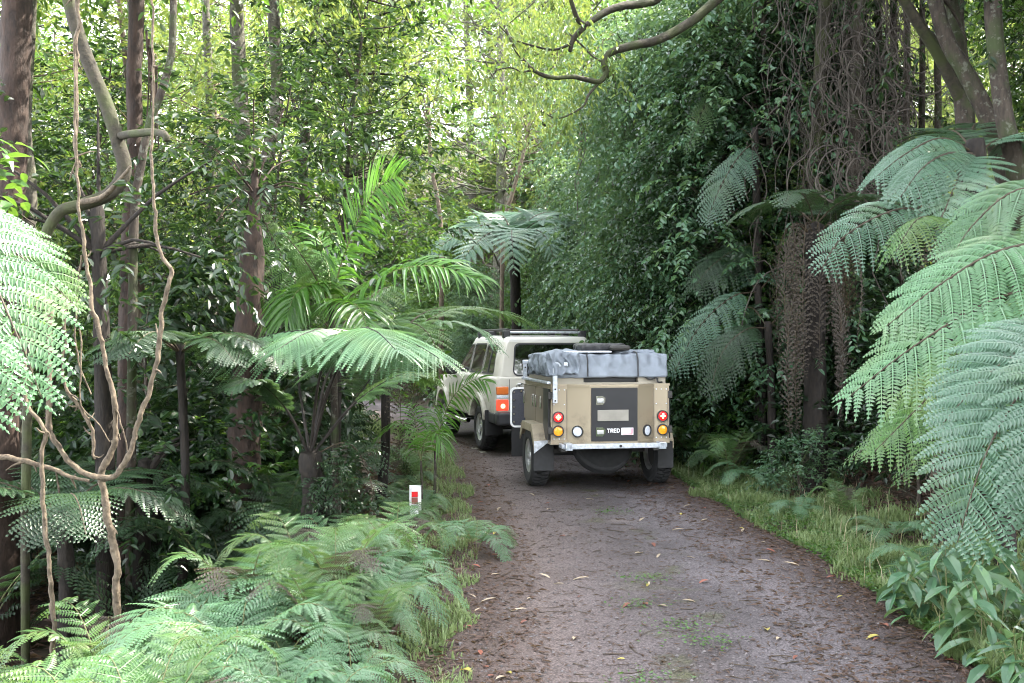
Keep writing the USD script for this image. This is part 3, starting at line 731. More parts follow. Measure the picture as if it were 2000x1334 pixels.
L9 = [dict(pts=[h, at(2060, 680, 5.3), at(1990, 770, 5.1), at(1920, 900, 5.0), at(1862, 1085, 5.0)], pinna=0.46, up=(-0.3, -0.85, 0.5), droop=0.30),
      dict(pts=[h, at(2080, 640, 5.5), at(2000, 680, 5.4), at(1920, 740, 5.4), at(1830, 840, 5.4)], pinna=0.38, up=(-0.2, -0.7, 0.8)),
      dict(pts=[h, at(2120, 700, 5.1), at(2070, 800, 4.9), at(2040, 930, 4.8), at(2020, 1060, 4.8)], pinna=0.40, up=(-0.3, -0.8, 0.5)),
      dict(pts=[h, at(2080, 620, 5.9), at(2020, 640, 6.2), at(1960, 700, 6.4)], pinna=0.36),
      dict(pts=[h, at(2180, 620, 6.2), at(2260, 640, 6.6), at(2330, 720, 6.9)], pinna=0.48)]
crown_fern('tree_fern', 'nearest pale fern on the right with one frond pointing straight down over the broad leaves', h, g0, L9, 'fern_blue', 0.09, npin=19, bare=0.16, dp=0.017, plen=0.074, droop=0.35, pw=1.2, rach=0.012, sweep=0.18)
h = at(1960, 870, 8.0); g0 = gp(1960, 980, 8.0)
L10 = [dict(pts=[h, at(1880, 790, 7.8), at(1780, 810, 7.6), at(1650, 905, 7.5)], pinna=0.36), dict(pts=[h, at(1900, 800, 7.5), at(1830, 850, 7.2), at(1745, 950, 7.1)], pinna=0.36),
       dict(pts=[h, at(1920, 790, 8.4), at(1860, 780, 8.8), at(1800, 810, 9.0)], pinna=0.36), dict(pts=[h, at(1930, 850, 7.4), at(1900, 920, 7.1), at(1860, 990, 7.0)], pinna=0.36)]
crown_fern('tree_fern', 'low mid green fern under the big pale fronds beside the grass verge', h, g0, L10, 'fern_green', 0.07, dead=3, npin=20, bare=0.12, dp=0.021, plen=0.066, droop=0.35, rach=0.010)

# --- hanging fronds on the creeper wall at the right
def hung(label, pts, g, mat, up=(-0.3, -0.6, 0.7), trunk_r=0.05, **kw):
    pts = [np.asarray(p) for p in pts]
    return crown_fern('tree_fern', label, pts[0], gp(*g), [dict(pts=pts, **kw)] + [dict(pts=pts[0] + (p_ - pts[0]) * 0.8) for p_ in
        (np.array([pts[0], pts[0] + [0.5, 0.5, 0.35], pts[0] + [1.1, 0.9, 0.2], pts[0] + [1.6, 1.2, -0.3]]),
         np.array([pts[0], pts[0] + [-0.1, 0.7, 0.35], pts[0] + [-0.2, 1.4, 0.2], pts[0] + [-0.3, 1.9, -0.3]]))], mat, trunk_r, up=up, npin=17, bare=0.12, dp=0.026, plen=0.075, pw=0.95, droop=0.6, rach=0.012, pinna=0.38)


hung('tree fern with a bright green frond slanting across the creepers below the mossy branches', [at(1490, 120, 15.0), at(1440, 130, 14.6), at(1390, 180, 14.3), at(1340, 295, 14.1)], (1495, 700, 15.2), 'fern_green')
hung('tree fern with a grey frond hanging before the dark creeper wall', [at(1475, 275, 13.6), at(1440, 310, 13.3), at(1405, 370, 13.1), at(1378, 440, 13.0)], (1480, 700, 13.9), 'fern_blue', pinna=0.4)
hung('tree fern with a long frond arching down towards the trailer', [at(1480, 570, 13.4), at(1430, 580, 13.2), at(1365, 640, 13.0), at(1312, 735, 12.9)], (1490, 850, 13.7), 'fern_blue', pinna=0.42)
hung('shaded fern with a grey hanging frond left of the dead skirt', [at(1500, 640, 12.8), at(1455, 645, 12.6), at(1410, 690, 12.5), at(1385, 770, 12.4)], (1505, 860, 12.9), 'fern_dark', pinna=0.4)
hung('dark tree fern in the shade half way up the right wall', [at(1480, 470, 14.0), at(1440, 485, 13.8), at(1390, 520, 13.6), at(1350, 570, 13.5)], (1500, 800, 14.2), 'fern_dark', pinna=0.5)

# --- ground ferns: kinds
def ground_fern_kind(name, seed, nfr, length, pinna, mat, npin=13, dp=0.022, plen=0.045, rise=0.75, fall=0.45, bare=0.22, dead=False):
    rng = np.random.default_rng(seed)
    cls = kind_class(name)
    for i in range(nfr):
        az = 360 * i / nfr + rng.normal() * 14
        L = length * (0.75 + 0.5 * rng.random())
        leaf, st = frond_mesh(arch((0, 0, 0), az, L, rise * (0.8 + 0.4 * rng.random()), fall * (0.7 + 0.6 * rng.random())), pinna=pinna, npin=npin, bare=bare, dp=dp, plen=plen, droop=0.22, seed=seed * 50 + i, rach=0.006, nseg=12, vee=0.05, sweep=0.3)
        sfx = '' if i == 0 else f'_{i:03d}'
        usdkit.mesh(stage, f'{cls.GetPath()}/frond{sfx}', leaf, M['dry_frond' if dead and i == nfr - 1 else mat])
        usdkit.mesh(stage, f'{cls.GetPath()}/frond{sfx}/stalk', st, M['stalk_green'], smooth=True)
    return cls


KF = [ground_fern_kind('bracken_a', 61, 7, 0.85, 0.26, 'fern_mint', dp=0.018, plen=0.042, rise=0.75, fall=0.52),
      ground_fern_kind('bracken_b', 62, 6, 0.75, 0.24, 'fern_green', dp=0.018, plen=0.040, rise=0.95, fall=0.48, dead=True),
      ground_fern_kind('bracken_c', 63, 8, 0.70, 0.20, 'fern_mint', npin=15, dp=0.018, plen=0.034, rise=0.60, fall=0.55)]
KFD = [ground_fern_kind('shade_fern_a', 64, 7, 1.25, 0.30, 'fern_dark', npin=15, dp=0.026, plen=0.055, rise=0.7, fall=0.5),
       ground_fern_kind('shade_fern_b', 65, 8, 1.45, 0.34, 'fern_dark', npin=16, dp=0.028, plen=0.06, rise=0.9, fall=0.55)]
KFB = ground_fern_kind('verge_fern', 66, 6, 0.9, 0.26, 'fern_mint', npin=15, dp=0.022, plen=0.05, rise=0.5, fall=0.42)

frng = np.random.default_rng(4)
FERN_LABEL = ['mint green bracken on the left bank', 'upright yellow green fern on the left bank', 'low fine leaved fern on the left bank']
FERN_GROUP = ['mint green bracken on the bank', 'upright ferns on the bank', 'low fine ferns on the bank']
def where_(x, y):
    e = left_edge(y) - x
    return ' beside the track' if e < 0.95 else ' at the bottom of the frame' if y < 5.6 else ' below the umbrella fern' if e < 2.1 else ' before the dark hollow'


spots = []
for i in range(2600):
    y = 4.3 + 5.6 * frng.random()
    x = left_edge(y) - 0.42 - 3.6 * frng.random() ** 1.15
    if y > 7.7 - 0.20 * (left_edge(y) - x) + (0.9 if left_edge(y) - x < 1.3 else 0) or x < -0.62 * y:
        continue
    if y > 7.9 and abs(x / y * FPX + 1000 - 812) < 75:
        continue
    if all((x - a) ** 2 + (y - b) ** 2 > (0.30 + 0.12 * (x < left_edge(y) - 1.6)) ** 2 for a, b in spots):
        spots.append((x, y))
for i, (x, y) in enumerate(spots):
    k = int(frng.choice(3, p=[0.36, 0.34, 0.30]))
    s = 0.72 + 0.4 * frng.random()
    near = left_edge(y) - x
    s *= 0.55 + 0.45 * min(1, near / 1.2) - 0.08 * float(smooth01((near - 1.4) / 1.2))
    plant(KF[k], 'fern', FERN_LABEL[k] + where_(x, y), 'fern', x, y, s, group=FERN_GROUP[k] + where_(x, y))
for i in range(14):
    y = 10.6 + 4.5 * frng.random()
    x = left_edge(y) - 0.35 - 0.9 * frng.random()
    plant(KF[1 + i % 2], 'fern', 'small bright fern along the left edge of the track by the white marker post', 'fern', x, y, 0.4 + 0.25 * frng.random(), group='small ferns by the marker post')
for i in range(26):
    y = 8.6 + 8.5 * frng.random()
    x = left_edge(y) - 1.6 - 6.5 * frng.random()
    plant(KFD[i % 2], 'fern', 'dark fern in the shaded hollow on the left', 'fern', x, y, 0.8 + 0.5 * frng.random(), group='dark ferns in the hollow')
for i, (px, py, Y, s, l) in enumerate([(1425, 890, 13.0, 1.0, 'rounded pale fern at the foot of the forest right of the trailer'), (1470, 905, 12.6, 0.7, 'small fern right of the rounded one at the verge edge'),
        (1560, 960, 10.6, 0.5, 'feathery fern lying over the grass half way along the verge'), (1650, 960, 10.4, 0.55, 'feathery fern at the back of the verge under the low green fern'),
        (1740, 985, 9.4, 0.6, 'fern among the grass left of the near pale fern'), (1830, 1040, 8.0, 0.7, 'bluish fern under the downward frond'), (1350, 850, 14.4, 0.9, 'green fern just behind the right rear wheel of the trailer'),
        (1395, 800, 14.6, 1.2, 'taller fern between the trailer and the dark shrub'), (1440, 740, 14.0, 1.2, 'fern leaning out under the dark bush on the right')]):
    p = gp(px, py, Y)
    copy_of(KFB if i % 3 else KF[1], 'fern', l, 'fern', p, 40 * i, s)

# --- the feather palm and the small palms
def palm(label, head, ground, fronds, r, **kw):
    t = thing('feather_palm', label, 'palm', ground)
    ground = np.asarray(ground); head = np.asarray(head)
    trunk_part(t, [[0, 0, -0.2], (head - ground) * 0.5 + [0.01, 0.01, 0], head - ground], [r * 1.0, r * 0.8, r * 0.7], 'bark_brown', 0.05, 8, 12)
    for i, f in enumerate(fronds):
        f = dict(f); pts = np.asarray(f.pop('pts')) - ground
        add_frond(t, pts, f.pop('mat', 'palm_green'), 'stalk_green', kind=palm_frond_mesh, seed=i + int(abs(ground[1]) * 91), **{**kw, **f})


h = at(648, 600, 10.6)
palm('large bright feather palm with one tall frond standing up beside the umbrella fern', h, gp(655, 960, 10.6),
     [dict(pts=[h, at(665, 520, 10.5), at(700, 430, 10.3), at(735, 370, 10.0), at(775, 345, 9.7)], up=(-0.75, -0.62, 0.2), leaflet=0.62, vee=0.05, droop=0.22),
      dict(pts=[h, at(690, 575, 10.3), at(770, 530, 10.0), at(850, 520, 9.8), at(930, 545, 9.6)], up=(0, -0.5, 1), leaflet=0.5, droop=0.5),
      dict(pts=[h, at(620, 560, 10.3), at(580, 570, 10.0), at(560, 620, 9.8)], leaflet=0.45, droop=0.7),
      dict(pts=[h, at(670, 590, 10.0), at(700, 600, 9.6), at(720, 650, 9.3)], leaflet=0.45, droop=0.6),
      dict(pts=[h, at(640, 520, 11.0), at(620, 460, 11.3), at(590, 440, 11.6)], leaflet=0.45, droop=0.5)], 0.05, nl=36, w=0.036)
h = at(800, 880, 11.0)
palm('small feather palm whose frond stands in front of the car door', at(850, 880, 11.4), gp(846, 935, 11.4),
     [dict(pts=[at(850, 880, 11.4), at(862, 830, 11.2), at(885, 775, 11.0), at(925, 742, 10.8), at(950, 745, 10.7)], up=(-0.4, -0.8, 0.5), leaflet=0.30, vee=0.02),
      dict(pts=[at(850, 880, 11.4), at(835, 840, 11.4), at(812, 822, 11.4), at(790, 845, 11.4)], leaflet=0.24),
      dict(pts=[at(850, 880, 11.4), at(858, 830, 11.9), at(846, 805, 12.3), at(826, 800, 12.6)], leaflet=0.24)], 0.02, nl=24, w=0.024, rach=0.007)
palm('little feather palm with drooping leaflets on the bank behind the marker post', at(822, 900, 10.9), gp(822, 960, 10.9),
     [dict(pts=[at(822, 900, 10.9), at(830, 860, 10.7), at(850, 845, 10.5), at(865, 870, 10.4)], leaflet=0.30, droop=0.7),
      dict(pts=[at(822, 900, 10.9), at(805, 850, 10.9), at(775, 830, 10.9), at(745, 850, 10.9)], leaflet=0.30, droop=0.6),
      dict(pts=[at(822, 900, 10.9), at(815, 840, 11.2), at(805, 800, 11.5), at(790, 790, 11.7)], leaflet=0.28)], 0.018, nl=20, w=0.022, rach=0.006)
# ---------------------------------------------------------------- the off-road car and its camper trailer
plain('car_paint', (0.50, 0.46, 0.37), 0.32, 0.35, coat=0.6, noise=0.06, nscale=1.2)
plain('car_white', (0.66, 0.64, 0.60), 0.30, 0.1, coat=0.6)
plain('rubber', (0.016, 0.016, 0.017), 0.8, noise=0.25, nscale=20)
plain('black_plastic', (0.022, 0.022, 0.024), 0.5, noise=0.15)
plain('dark_steel', (0.030, 0.028, 0.026), 0.6, noise=0.3)
plain('galvanised', (0.50, 0.53, 0.58), 0.42, 0.75, noise=0.22, nscale=25)
plain('chrome', (0.75, 0.75, 0.76), 0.12, 1.0)
plain('alloy', (0.62, 0.62, 0.62), 0.28, 0.85)
plain('camper_beige', (0.30, 0.247, 0.172), 0.42, 0.1, noise=0.05, nscale=3, coat=0.2)
plain('camper_brown', (0.185, 0.150, 0.115), 0.35, 0.3, noise=0.08, nscale=4)
plain('hatch_black', (0.013, 0.013, 0.015), 0.35, noise=0.1)
plain('tent_canvas', (0.185, 0.210, 0.248), 0.7, noise=0.13, nscale=5, bump=0.3)
plain('tent_base', (0.30, 0.27, 0.22), 0.5)
plain('mesh_screen', (0.050, 0.052, 0.066), 0.75, noise=0.15, nscale=60)
plain('white_paint', (0.80, 0.80, 0.80), 0.4)
plain('red_print', (0.55, 0.03, 0.05), 0.4)
plain('pink_print', (0.80, 0.30, 0.36), 0.4)
plain('plate_pale', (0.23, 0.215, 0.185), 0.5, noise=0.12, nscale=5)
plain('lamp_amber', (0.90, 0.33, 0.02), 0.18, coat=1.0, noise=0.15, nscale=40)
plain('lamp_clear', (0.62, 0.66, 0.74), 0.15, coat=1.0, noise=0.15, nscale=60)
plain('lamp_red', (0.55, 0.012, 0.015), 0.18, coat=1.0, emit=(1.0, 0.02, 0.02), es=0.07)
plain('lamp_lit', (0.9, 0.3, 0.2), 0.3, emit=(1.0, 0.40, 0.22), es=0.32)
plain('lamp_glow', (0.9, 0.1, 0.05), 0.25, coat=1.0, emit=(1.0, 0.04, 0.015), es=0.10)
plain('lamp_orange_dull', (0.55, 0.14, 0.03), 0.2, coat=1.0)
for nm_, c_ in (('camper_beige', (0.335, 0.280, 0.198)), ('car_paint', (0.50, 0.475, 0.415))):      # dust and splashed mud, thickest low down
    M[nm_] = usdkit.material(stage, f'/World/Looks/dusty_{nm_}', {
        'tc': ('texture_coordinate', {}), 'sx': ('separate_xyz', {}), 'z': ('map_range', {'from_min': 0.45, 'from_max': 1.15, 'to_min': 0.85, 'to_max': 0.10, 'clamp': True}),
        'n': ('noise_texture', {'scale': 9.0, 'detail': 7.0, 'roughness': 0.7}), 'nr': ('rgb_ramp', {'ramp': [(0.40, (0, 0, 0)), (0.66, (1, 1, 1))]}), 'f': ('math', {'math_type': 'multiply'}),
        'mx': ('mix', {'color1': c_, 'color2': (0.125, 0.092, 0.066)}), 'rr': ('map_range', {'to_min': 0.30, 'to_max': 0.75}),
        'p': ('principled_bsdf', {'metallic': 0.1, 'coat_weight': 0.15})},
        [('tc.object', 'sx.vector'), ('sx.z', 'z.value'), ('tc.object', 'n.vector'), ('n.fac', 'nr.fac'), ('nr.color', 'f.value1'), ('z.result', 'f.value2'), ('f.value', 'mx.fac'), ('mx.color', 'p.base_color'), ('f.value', 'rr.value'), ('rr.result', 'p.roughness')], surface='p.BSDF')
M['car_glass'] = usdkit.material(stage, '/World/Looks/car_glass', {
    'f': ('fresnel', {'IOR': 1.5}), 'mr': ('map_range', {'from_min': 0.0, 'from_max': 0.6, 'to_min': 0.12, 'to_max': 1.0}),
    't': ('transparent_bsdf', {'color': (0.20, 0.22, 0.20)}), 'g': ('glossy_bsdf', {'color': (0.9, 0.9, 0.9), 'roughness': 0.03}), 'm': ('mix_closure', {})},
    [('f.fac', 'mr.value'), ('mr.result', 'm.fac'), ('t.BSDF', 'm.closure1'), ('g.BSDF', 'm.closure2')], surface='m.closure')


def man(vf):
    return m3.Manifold(m3.Mesh(np.asarray(vf[0], np.float32), np.asarray(vf[1], np.uint32)))


def balls(pts, r, seg=12):
    """Hull of spheres: a box with rounded edges."""
    r = np.broadcast_to(r, (len(pts),))
    return m3.Manifold.batch_hull([m3.Manifold.sphere(float(q), seg).translate([float(v) for v in p]) for p, q in zip(pts, r)])


def rbox(lo, hi, r=0.01, seg=8):
    lo, hi = np.asarray(lo, float), np.asarray(hi, float)
    r = min(r, float((hi - lo).min()) / 2 - 1e-4)
    return balls([[x, y, z] for x in (lo[0] + r, hi[0] - r) for y in (lo[1] + r, hi[1] - r) for z in (lo[2] + r, hi[2] - r)], r, seg)


def box(lo, hi):
    lo, hi = np.asarray(lo, float), np.asarray(hi, float)
    return m3.Manifold.cube((hi - lo).tolist()).translate(lo.tolist())


def prism(poly, axis, lo, hi):
    """Polygon extruded along an axis: poly in the two other axes, in order (x: y,z; y: x,z; z: x,y)."""
    poly = np.asarray(poly, float)
    if 0.5 * np.sum(poly[:, 0] * np.roll(poly[:, 1], -1) - poly[:, 1] * np.roll(poly[:, 0], -1)) < 0:
        poly = poly[::-1]
    e = m3.CrossSection([poly.tolist()]).extrude(hi - lo)
    if axis == 'z':
        return e.translate([0, 0, lo])
    e = e.rotate([90, 0, 0])                      # (a, b, h) -> (a, -h, b)
    if axis == 'y':
        return e.translate([0, hi, 0])
    return e.rotate([0, 0, 90]).translate([lo, 0, 0])   # (h, a, b)


def rpoly(poly, r, n=5):
    from shapely.geometry import Polygon
    p = Polygon(poly).buffer(-r).buffer(r, quad_segs=n)
    return np.array(p.exterior.coords)[:-1]


def cyl(axis, c, r, h, seg=32, r2=None):
    m = m3.Manifold.cylinder(h, r, r if r2 is None else r2, seg, True)
    m = {'x': m.rotate([0, 90, 0]), 'y': m.rotate([90, 0, 0]), 'z': m}[axis]
    return m.translate([float(v) for v in c])


def rod(pts, r, sides=10):
    return man_free(tube(np.asarray(pts, float), r, sides))


def man_free(vf):
    return vf


def add(parent, name, m, mat, smooth=30, label=None):
    return obj(name, meshkit.arrays(m)[:2] if hasattr(m, 'to_mesh') else m, mat, parent, smooth=smooth, label=label)


def wheel(parent, name, x, y, R, w, spokes, side, rim_r, rim_mat='alloy', label=None):
    """Tyre with tread blocks, rim with spokes, hub. side: +1 when the outer face looks to +x."""
    prof = np.array([(rim_r, -w / 2 + 0.02), (rim_r + 0.03, -w / 2), (R - 0.07, -w / 2 - 0.006), (R - 0.02, -w / 2 + 0.02), (R, -w / 2 + 0.05), (R, w / 2 - 0.05), (R - 0.02, w / 2 - 0.02), (R - 0.07, w / 2 + 0.006), (rim_r + 0.03, w / 2), (rim_r, w / 2 - 0.02)])
    body = m3.CrossSection([[(a, b) for a, b in prof]]).revolve(48)
    body = body.rotate([0, 90, 0])
    cut = []
    for k in range(36):
        a = k * 10
        for s in (-1, 1):
            cut.append(box([s * w * 0.25 - w * 0.27, -0.012, R - 0.022], [s * w * 0.25 + w * 0.27, 0.012, R + 0.03]).rotate([0, 0, 14 * s]).rotate([a + (5 if s > 0 else 0), 0, 0]))
    tyre = (body - m3.Manifold.batch_boolean(cut, m3.OpType.Add)).translate([x, y, R])
    t = add(parent, name, tyre, 'rubber', 25, label)
    d = w * 0.5 - 0.05
    rim = m3.CrossSection([[(rim_r - 0.035, -w / 2 + 0.03), (rim_r + 0.004, -w / 2 + 0.012), (rim_r + 0.004, w / 2 - 0.012), (rim_r - 0.035, w / 2 - 0.03)]]).revolve(48).rotate([0, 90, 0])
    hub = cyl('x', [side * (d - 0.02), 0, 0], 0.075, 0.07, 20) + cyl('x', [side * (d + 0.02), 0, 0], 0.045, 0.05, 16)
    for k in range(spokes):
        sp = balls([[side * (d - 0.03), -0.026, 0.04], [side * (d - 0.03), 0.026, 0.04], [side * (d - 0.012), -0.036, rim_r - 0.02], [side * (d - 0.012), 0.036, rim_r - 0.02]], 0.016, 8)
        hub = hub + sp.rotate([360 / spokes * k + 12, 0, 0])
    back = cyl('x', [side * (d - 0.11), 0, 0], rim_r - 0.02, 0.02, 32)
    add(t, 'rim', (rim + hub).translate([x, y, R]), rim_mat, 30)
    add(t, 'brake_disc', back.translate([x, y, R]), 'dark_steel', 30)
    return t


# ---------------- car: x right, y forward, z up, rear axle at y = 0
CAR_YAW = 16.0
car = thing('off_road_car', 'silver beige four wheel drive wagon with a glowing tail light ahead of the trailer', 'car', (0.33, 17.2, 0.0), CAR_YAW)


def lower_pts(d=0.0):
    p = []
    for s in (-1, 1):
        p += [[s * (0.83 - d), -0.98 + d, 0.60 + d], [s * (0.86 - d), -0.99 + d, 0.92], [s * (0.835 - d), -0.97 + d, 1.22 - d],
              [s * (0.83 - d), 3.50, 0.62], [s * (0.85 - d), 3.52, 0.90], [s * (0.78 - d), 3.45, 1.10 - d], [s * (0.835 - d), 2.1, 1.23 - d], [s * (0.86 - d), 1.2, 0.92]]
    return p


def house_pts():
    p = []
    for s in (-1, 1):
        p += [[s * 0.82, -0.955, 1.20], [s * 0.815, 2.02, 1.20], [s * 0.645, -0.84, 1.855], [s * 0.655, 0.2, 1.885], [s * 0.64, 1.12, 1.86], [s * 0.75, -0.91, 1.55]]
    return p


arches = cyl('x', [0, 0, 0.42], 0.50, 3.0, 48) + cyl('x', [0, 2.85, 0.42], 0.50, 3.0, 48)
inside = box([-0.62, -0.8, 0.8], [0.62, 2.0, 1.25])
lower = balls(lower_pts(), 0.075, 20) - arches - inside
shell = balls(house_pts(), 0.075, 24)
hollow = balls(house_pts(), 0.035, 16) + box([-0.7, -0.8, 1.0], [0.7, 1.9, 1.3])
SIDE_WIN = {'quarter_glass': [(-0.74, 1.33), (0.02, 1.33), (0.02, 1.79), (-0.62, 1.77)], 'rear_door_glass': [(0.10, 1.33), (0.93, 1.33), (0.93, 1.80), (0.10, 1.80)], 'front_door_glass': [(1.01, 1.33), (1.92, 1.33), (1.86, 1.38), (1.30, 1.78), (1.01, 1.80)]}
REAR_WIN = [(-0.60, 1.31), (0.60, 1.31), (0.55, 1.80), (-0.55, 1.80)]
WIND = [(-0.70, 1.33), (0.70, 1.33), (0.58, 1.82), (-0.58, 1.82)]
cuts, frames, panes = [], [], {}
outer, inner = balls(house_pts(), 0.067, 24), balls(house_pts(), 0.061, 24)
sheet = outer - inner
proud = balls(house_pts(), 0.0785, 24) - balls(house_pts(), 0.060, 24)
for nm, poly in SIDE_WIN.items():
    for s in (-1, 1):
        lo, hi = (-1.0, -0.45) if s < 0 else (0.45, 1.0)
        c = prism(rpoly(poly, 0.04), 'x', lo, hi)
        cuts.append(c); panes.setdefault(nm, []).append(sheet ^ c)
        from shapely.geometry import Polygon
        big = np.array(Polygon(rpoly(poly, 0.04)).buffer(0.022).exterior.coords)[:-1]
        frames.append((proud ^ prism(big, 'x', lo, hi)) - c)
cr = prism(rpoly(REAR_WIN, 0.07), 'y', -1.3, -0.6)
cf = prism(rpoly(WIND, 0.05), 'y', 1.2, 2.4)
big = np.array(Polygon(rpoly(REAR_WIN, 0.07)).buffer(0.024).exterior.coords)[:-1]
frames.append((proud ^ prism(big, 'y', -1.3, -0.6)) - cr)
add(car, 'body', lower, 'car_paint', 30)
house = shell - hollow
for c in cuts + [cr, cf]:
    house = house - c
split = box([-2, -3, 1.84], [2, 4, 3])
add(car, 'cabin', house - split, 'car_paint', 30)
add(car, 'roof', house ^ split, 'car_white', 30)
for nm, ms in panes.items():
    for q in ms:
        add(car, nm, q, 'car_glass', 30)
add(car, 'rear_window', sheet ^ cr, 'car_glass', 30)
add(car, 'windscreen', sheet ^ cf, 'car_glass', 30)
for q in frames:
    add(car, 'window_seal', q, 'black_plastic', 30)
for s in (-1, 1):   # dividers of the sliding quarter windows, seats, mirrors, handles, steps, flares
    add(car, 'window_divider', proud ^ prism([(-0.36, 1.32), (-0.335, 1.32), (-0.33, 1.80), (-0.355, 1.80)], 'x', *((-1.0, -0.45) if s < 0 else (0.45, 1.0))), 'black_plastic')
    for y in (0.45, 1.25):
        add(car, 'seat', rbox([s * 0.38 - 0.24, y - 0.10, 0.95], [s * 0.38 + 0.24, y + 0.08, 1.52], 0.06) + rbox([s * 0.38 - 0.13, y - 0.08, 1.50], [s * 0.38 + 0.13, y + 0.03, 1.70], 0.05), 'dark_steel')
    add(car, 'side_mirror', rbox([s * 1.01 - 0.11, 1.72, 1.24], [s * 1.01 + 0.11, 1.84, 1.44], 0.05) + rbox([min(s * 0.85, s * 0.95), 1.76, 1.28], [max(s * 0.85, s * 0.95), 1.80, 1.33], 0.015), 'black_plastic')
    for y in (0.22, 1.12):
        add(car, 'door_handle', rbox([min(s * 0.905, s * 0.945), y, 1.055], [max(s * 0.905, s * 0.945), y + 0.19, 1.085], 0.014), 'chrome')
    for y in (0.02, 0.96, 2.02):
        add(car, 'door_gap', box([s * 0.935 - 0.012, y, 0.66], [s * 0.935 + 0.0015, y + 0.010, 1.25]) ^ (balls(lower_pts(), 0.0765, 20)), 'black_plastic')
    add(car, 'side_moulding', rbox([s * 0.935 - 0.02, 0.58, 0.80], [s * 0.935 + 0.014, 2.30, 0.88], 0.01), 'camper_brown')
    add(car, 'side_step', tube([[s * 0.98, 0.56, 0.47], [s * 1.0, 0.66, 0.45], [s * 1.0, 2.2, 0.45], [s * 0.98, 2.32, 0.47]], 0.042, 10), 'chrome', True)
    for y in (0.75, 1.45, 2.1):
        add(car, 'step_bracket', rbox([min(s * 0.7, s * 0.99), y, 0.46], [max(s * 0.7, s * 0.99), y + 0.05, 0.50], 0.01), 'black_plastic')
    for y0 in (0.0, 2.85):
        fl = (cyl('x', [s * 0.935, y0, 0.42], 0.565, 0.10, 56) - cyl('x', [s * 0.935, y0, 0.42], 0.485, 0.3, 56)) - box([-2, -2, 0], [2, 5, 0.56]) - box([-2, y0 - 2, 0], [2, y0 - 1, 2])
        add(car, 'wheel_arch_flare', fl, 'car_paint', 40)
    add(car, 'mud_flap', rbox([s * 0.82 - 0.16, -0.60, 0.30], [s * 0.82 + 0.15, -0.58, 0.72], 0.01), 'rubber')
    lamp = [min(s * 0.905, s * 0.70), -1.068, 0.0], [max(s * 0.905, s * 0.70), -0.93, 0.0]
    L = lambda z0, z1: rbox([lamp[0][0], lamp[0][1], z0], [lamp[1][0], lamp[1][1], z1], 0.018)
    tl = add(car, 'tail_light', L(0.735, 0.925), 'lamp_glow', label='glowing red brake light' if s < 0 else None)
    add(tl, 'reverse_lens', L(0.930, 0.985), 'lamp_clear')
    add(tl, 'indicator_lens', L(0.990, 1.125), 'lamp_orange_dull')
    if s < 0:
        add(tl, 'bulb_spot', balls([[-0.80, -1.070, 0.81]], 0.04, 20).scale([1, 0.12, 1]).translate([0, -1.070 * 0.88, 0]), 'lamp_lit')
    add(car, 'headlight', rbox([s * 0.62 - 0.18, 3.53, 0.82], [s * 0.62 + 0.18, 3.60, 0.98], 0.03), 'lamp_clear')
    wheel(car, 'wheel', s * 0.80, 0.0, 0.395, 0.265, 6, s, 0.225)
    wheel(car, 'wheel', s * 0.80, 2.85, 0.395, 0.265, 6, s, 0.225)
add(car, 'rear_bumper', rbox([-0.92, -1.20, 0.50], [0.92, -0.95, 0.72], 0.05, 12), 'black_plastic')
add(car, 'bumper_corner', rbox([-0.93, -1.0, 0.52], [-0.80, -0.56, 0.70], 0.04, 12), 'black_plastic')
add(car, 'bumper_corner', rbox([0.80, -1.0, 0.52], [0.93, -0.56, 0.70], 0.04, 12), 'black_plastic')
add(car, 'front_bumper', rbox([-0.92, 3.50, 0.50], [0.92, 3.72, 0.74], 0.05, 12), 'dark_steel')
add(car, 'tailgate_gap', (box([-0.69, -1.2, 0.74], [0.69, -1.0, 1.24]) - box([-0.68, -1.3, 0.75], [0.68, -0.9, 1.25])) ^ (balls(lower_pts(), 0.0765, 20) - balls(lower_pts(), 0.06, 20)), 'black_plastic')
add(car, 'tailgate_split', box([-0.68, -1.2, 1.025], [0.68, -1.0, 1.035]) ^ (balls(lower_pts(), 0.0775, 20) - balls(lower_pts(), 0.06, 20)), 'black_plastic')


def oval(cx, cz, a, b, t, y, n=28):
    u = np.linspace(0, 2 * math.pi, n + 1)
    return tube(np.stack([cx + a * np.cos(u), np.full(n + 1, y), cz + b * np.sin(u)], 1), t, 6)


add(car, 'emblem', merge([oval(-0.50, 1.13, 0.075, 0.046, 0.006, -1.062), oval(-0.50, 1.152, 0.045, 0.016, 0.005, -1.062), oval(-0.50, 1.132, 0.018, 0.038, 0.005, -1.062)]), 'chrome', True)
rack = add(car, 'roof_rack', rbox([-0.62, -0.62, 2.02], [0.62, -0.57, 2.05], 0.012) + rbox([-0.62, 0.1, 2.02], [0.62, 0.15, 2.05], 0.012) + rbox([-0.62, 0.85, 2.02], [0.62, 0.9, 2.05], 0.012)
           + rbox([-0.64, -0.70, 2.025], [-0.59, 1.05, 2.065], 0.012) + rbox([0.59, -0.70, 2.025], [0.64, 1.05, 2.065], 0.012), 'dark_steel')
add(rack, 'rack_bar', rbox([-0.66, -0.80, 1.985], [0.66, -0.72, 2.02], 0.014), 'galvanised')
for s in (-1, 1):
    for y in (-0.76, 0.12, 0.88):
        add(rack, 'rack_foot', rbox([s * 0.66 - 0.06, y - 0.06, 1.90], [s * 0.66 + 0.06, y + 0.06, 2.03], 0.02), 'black_plastic')
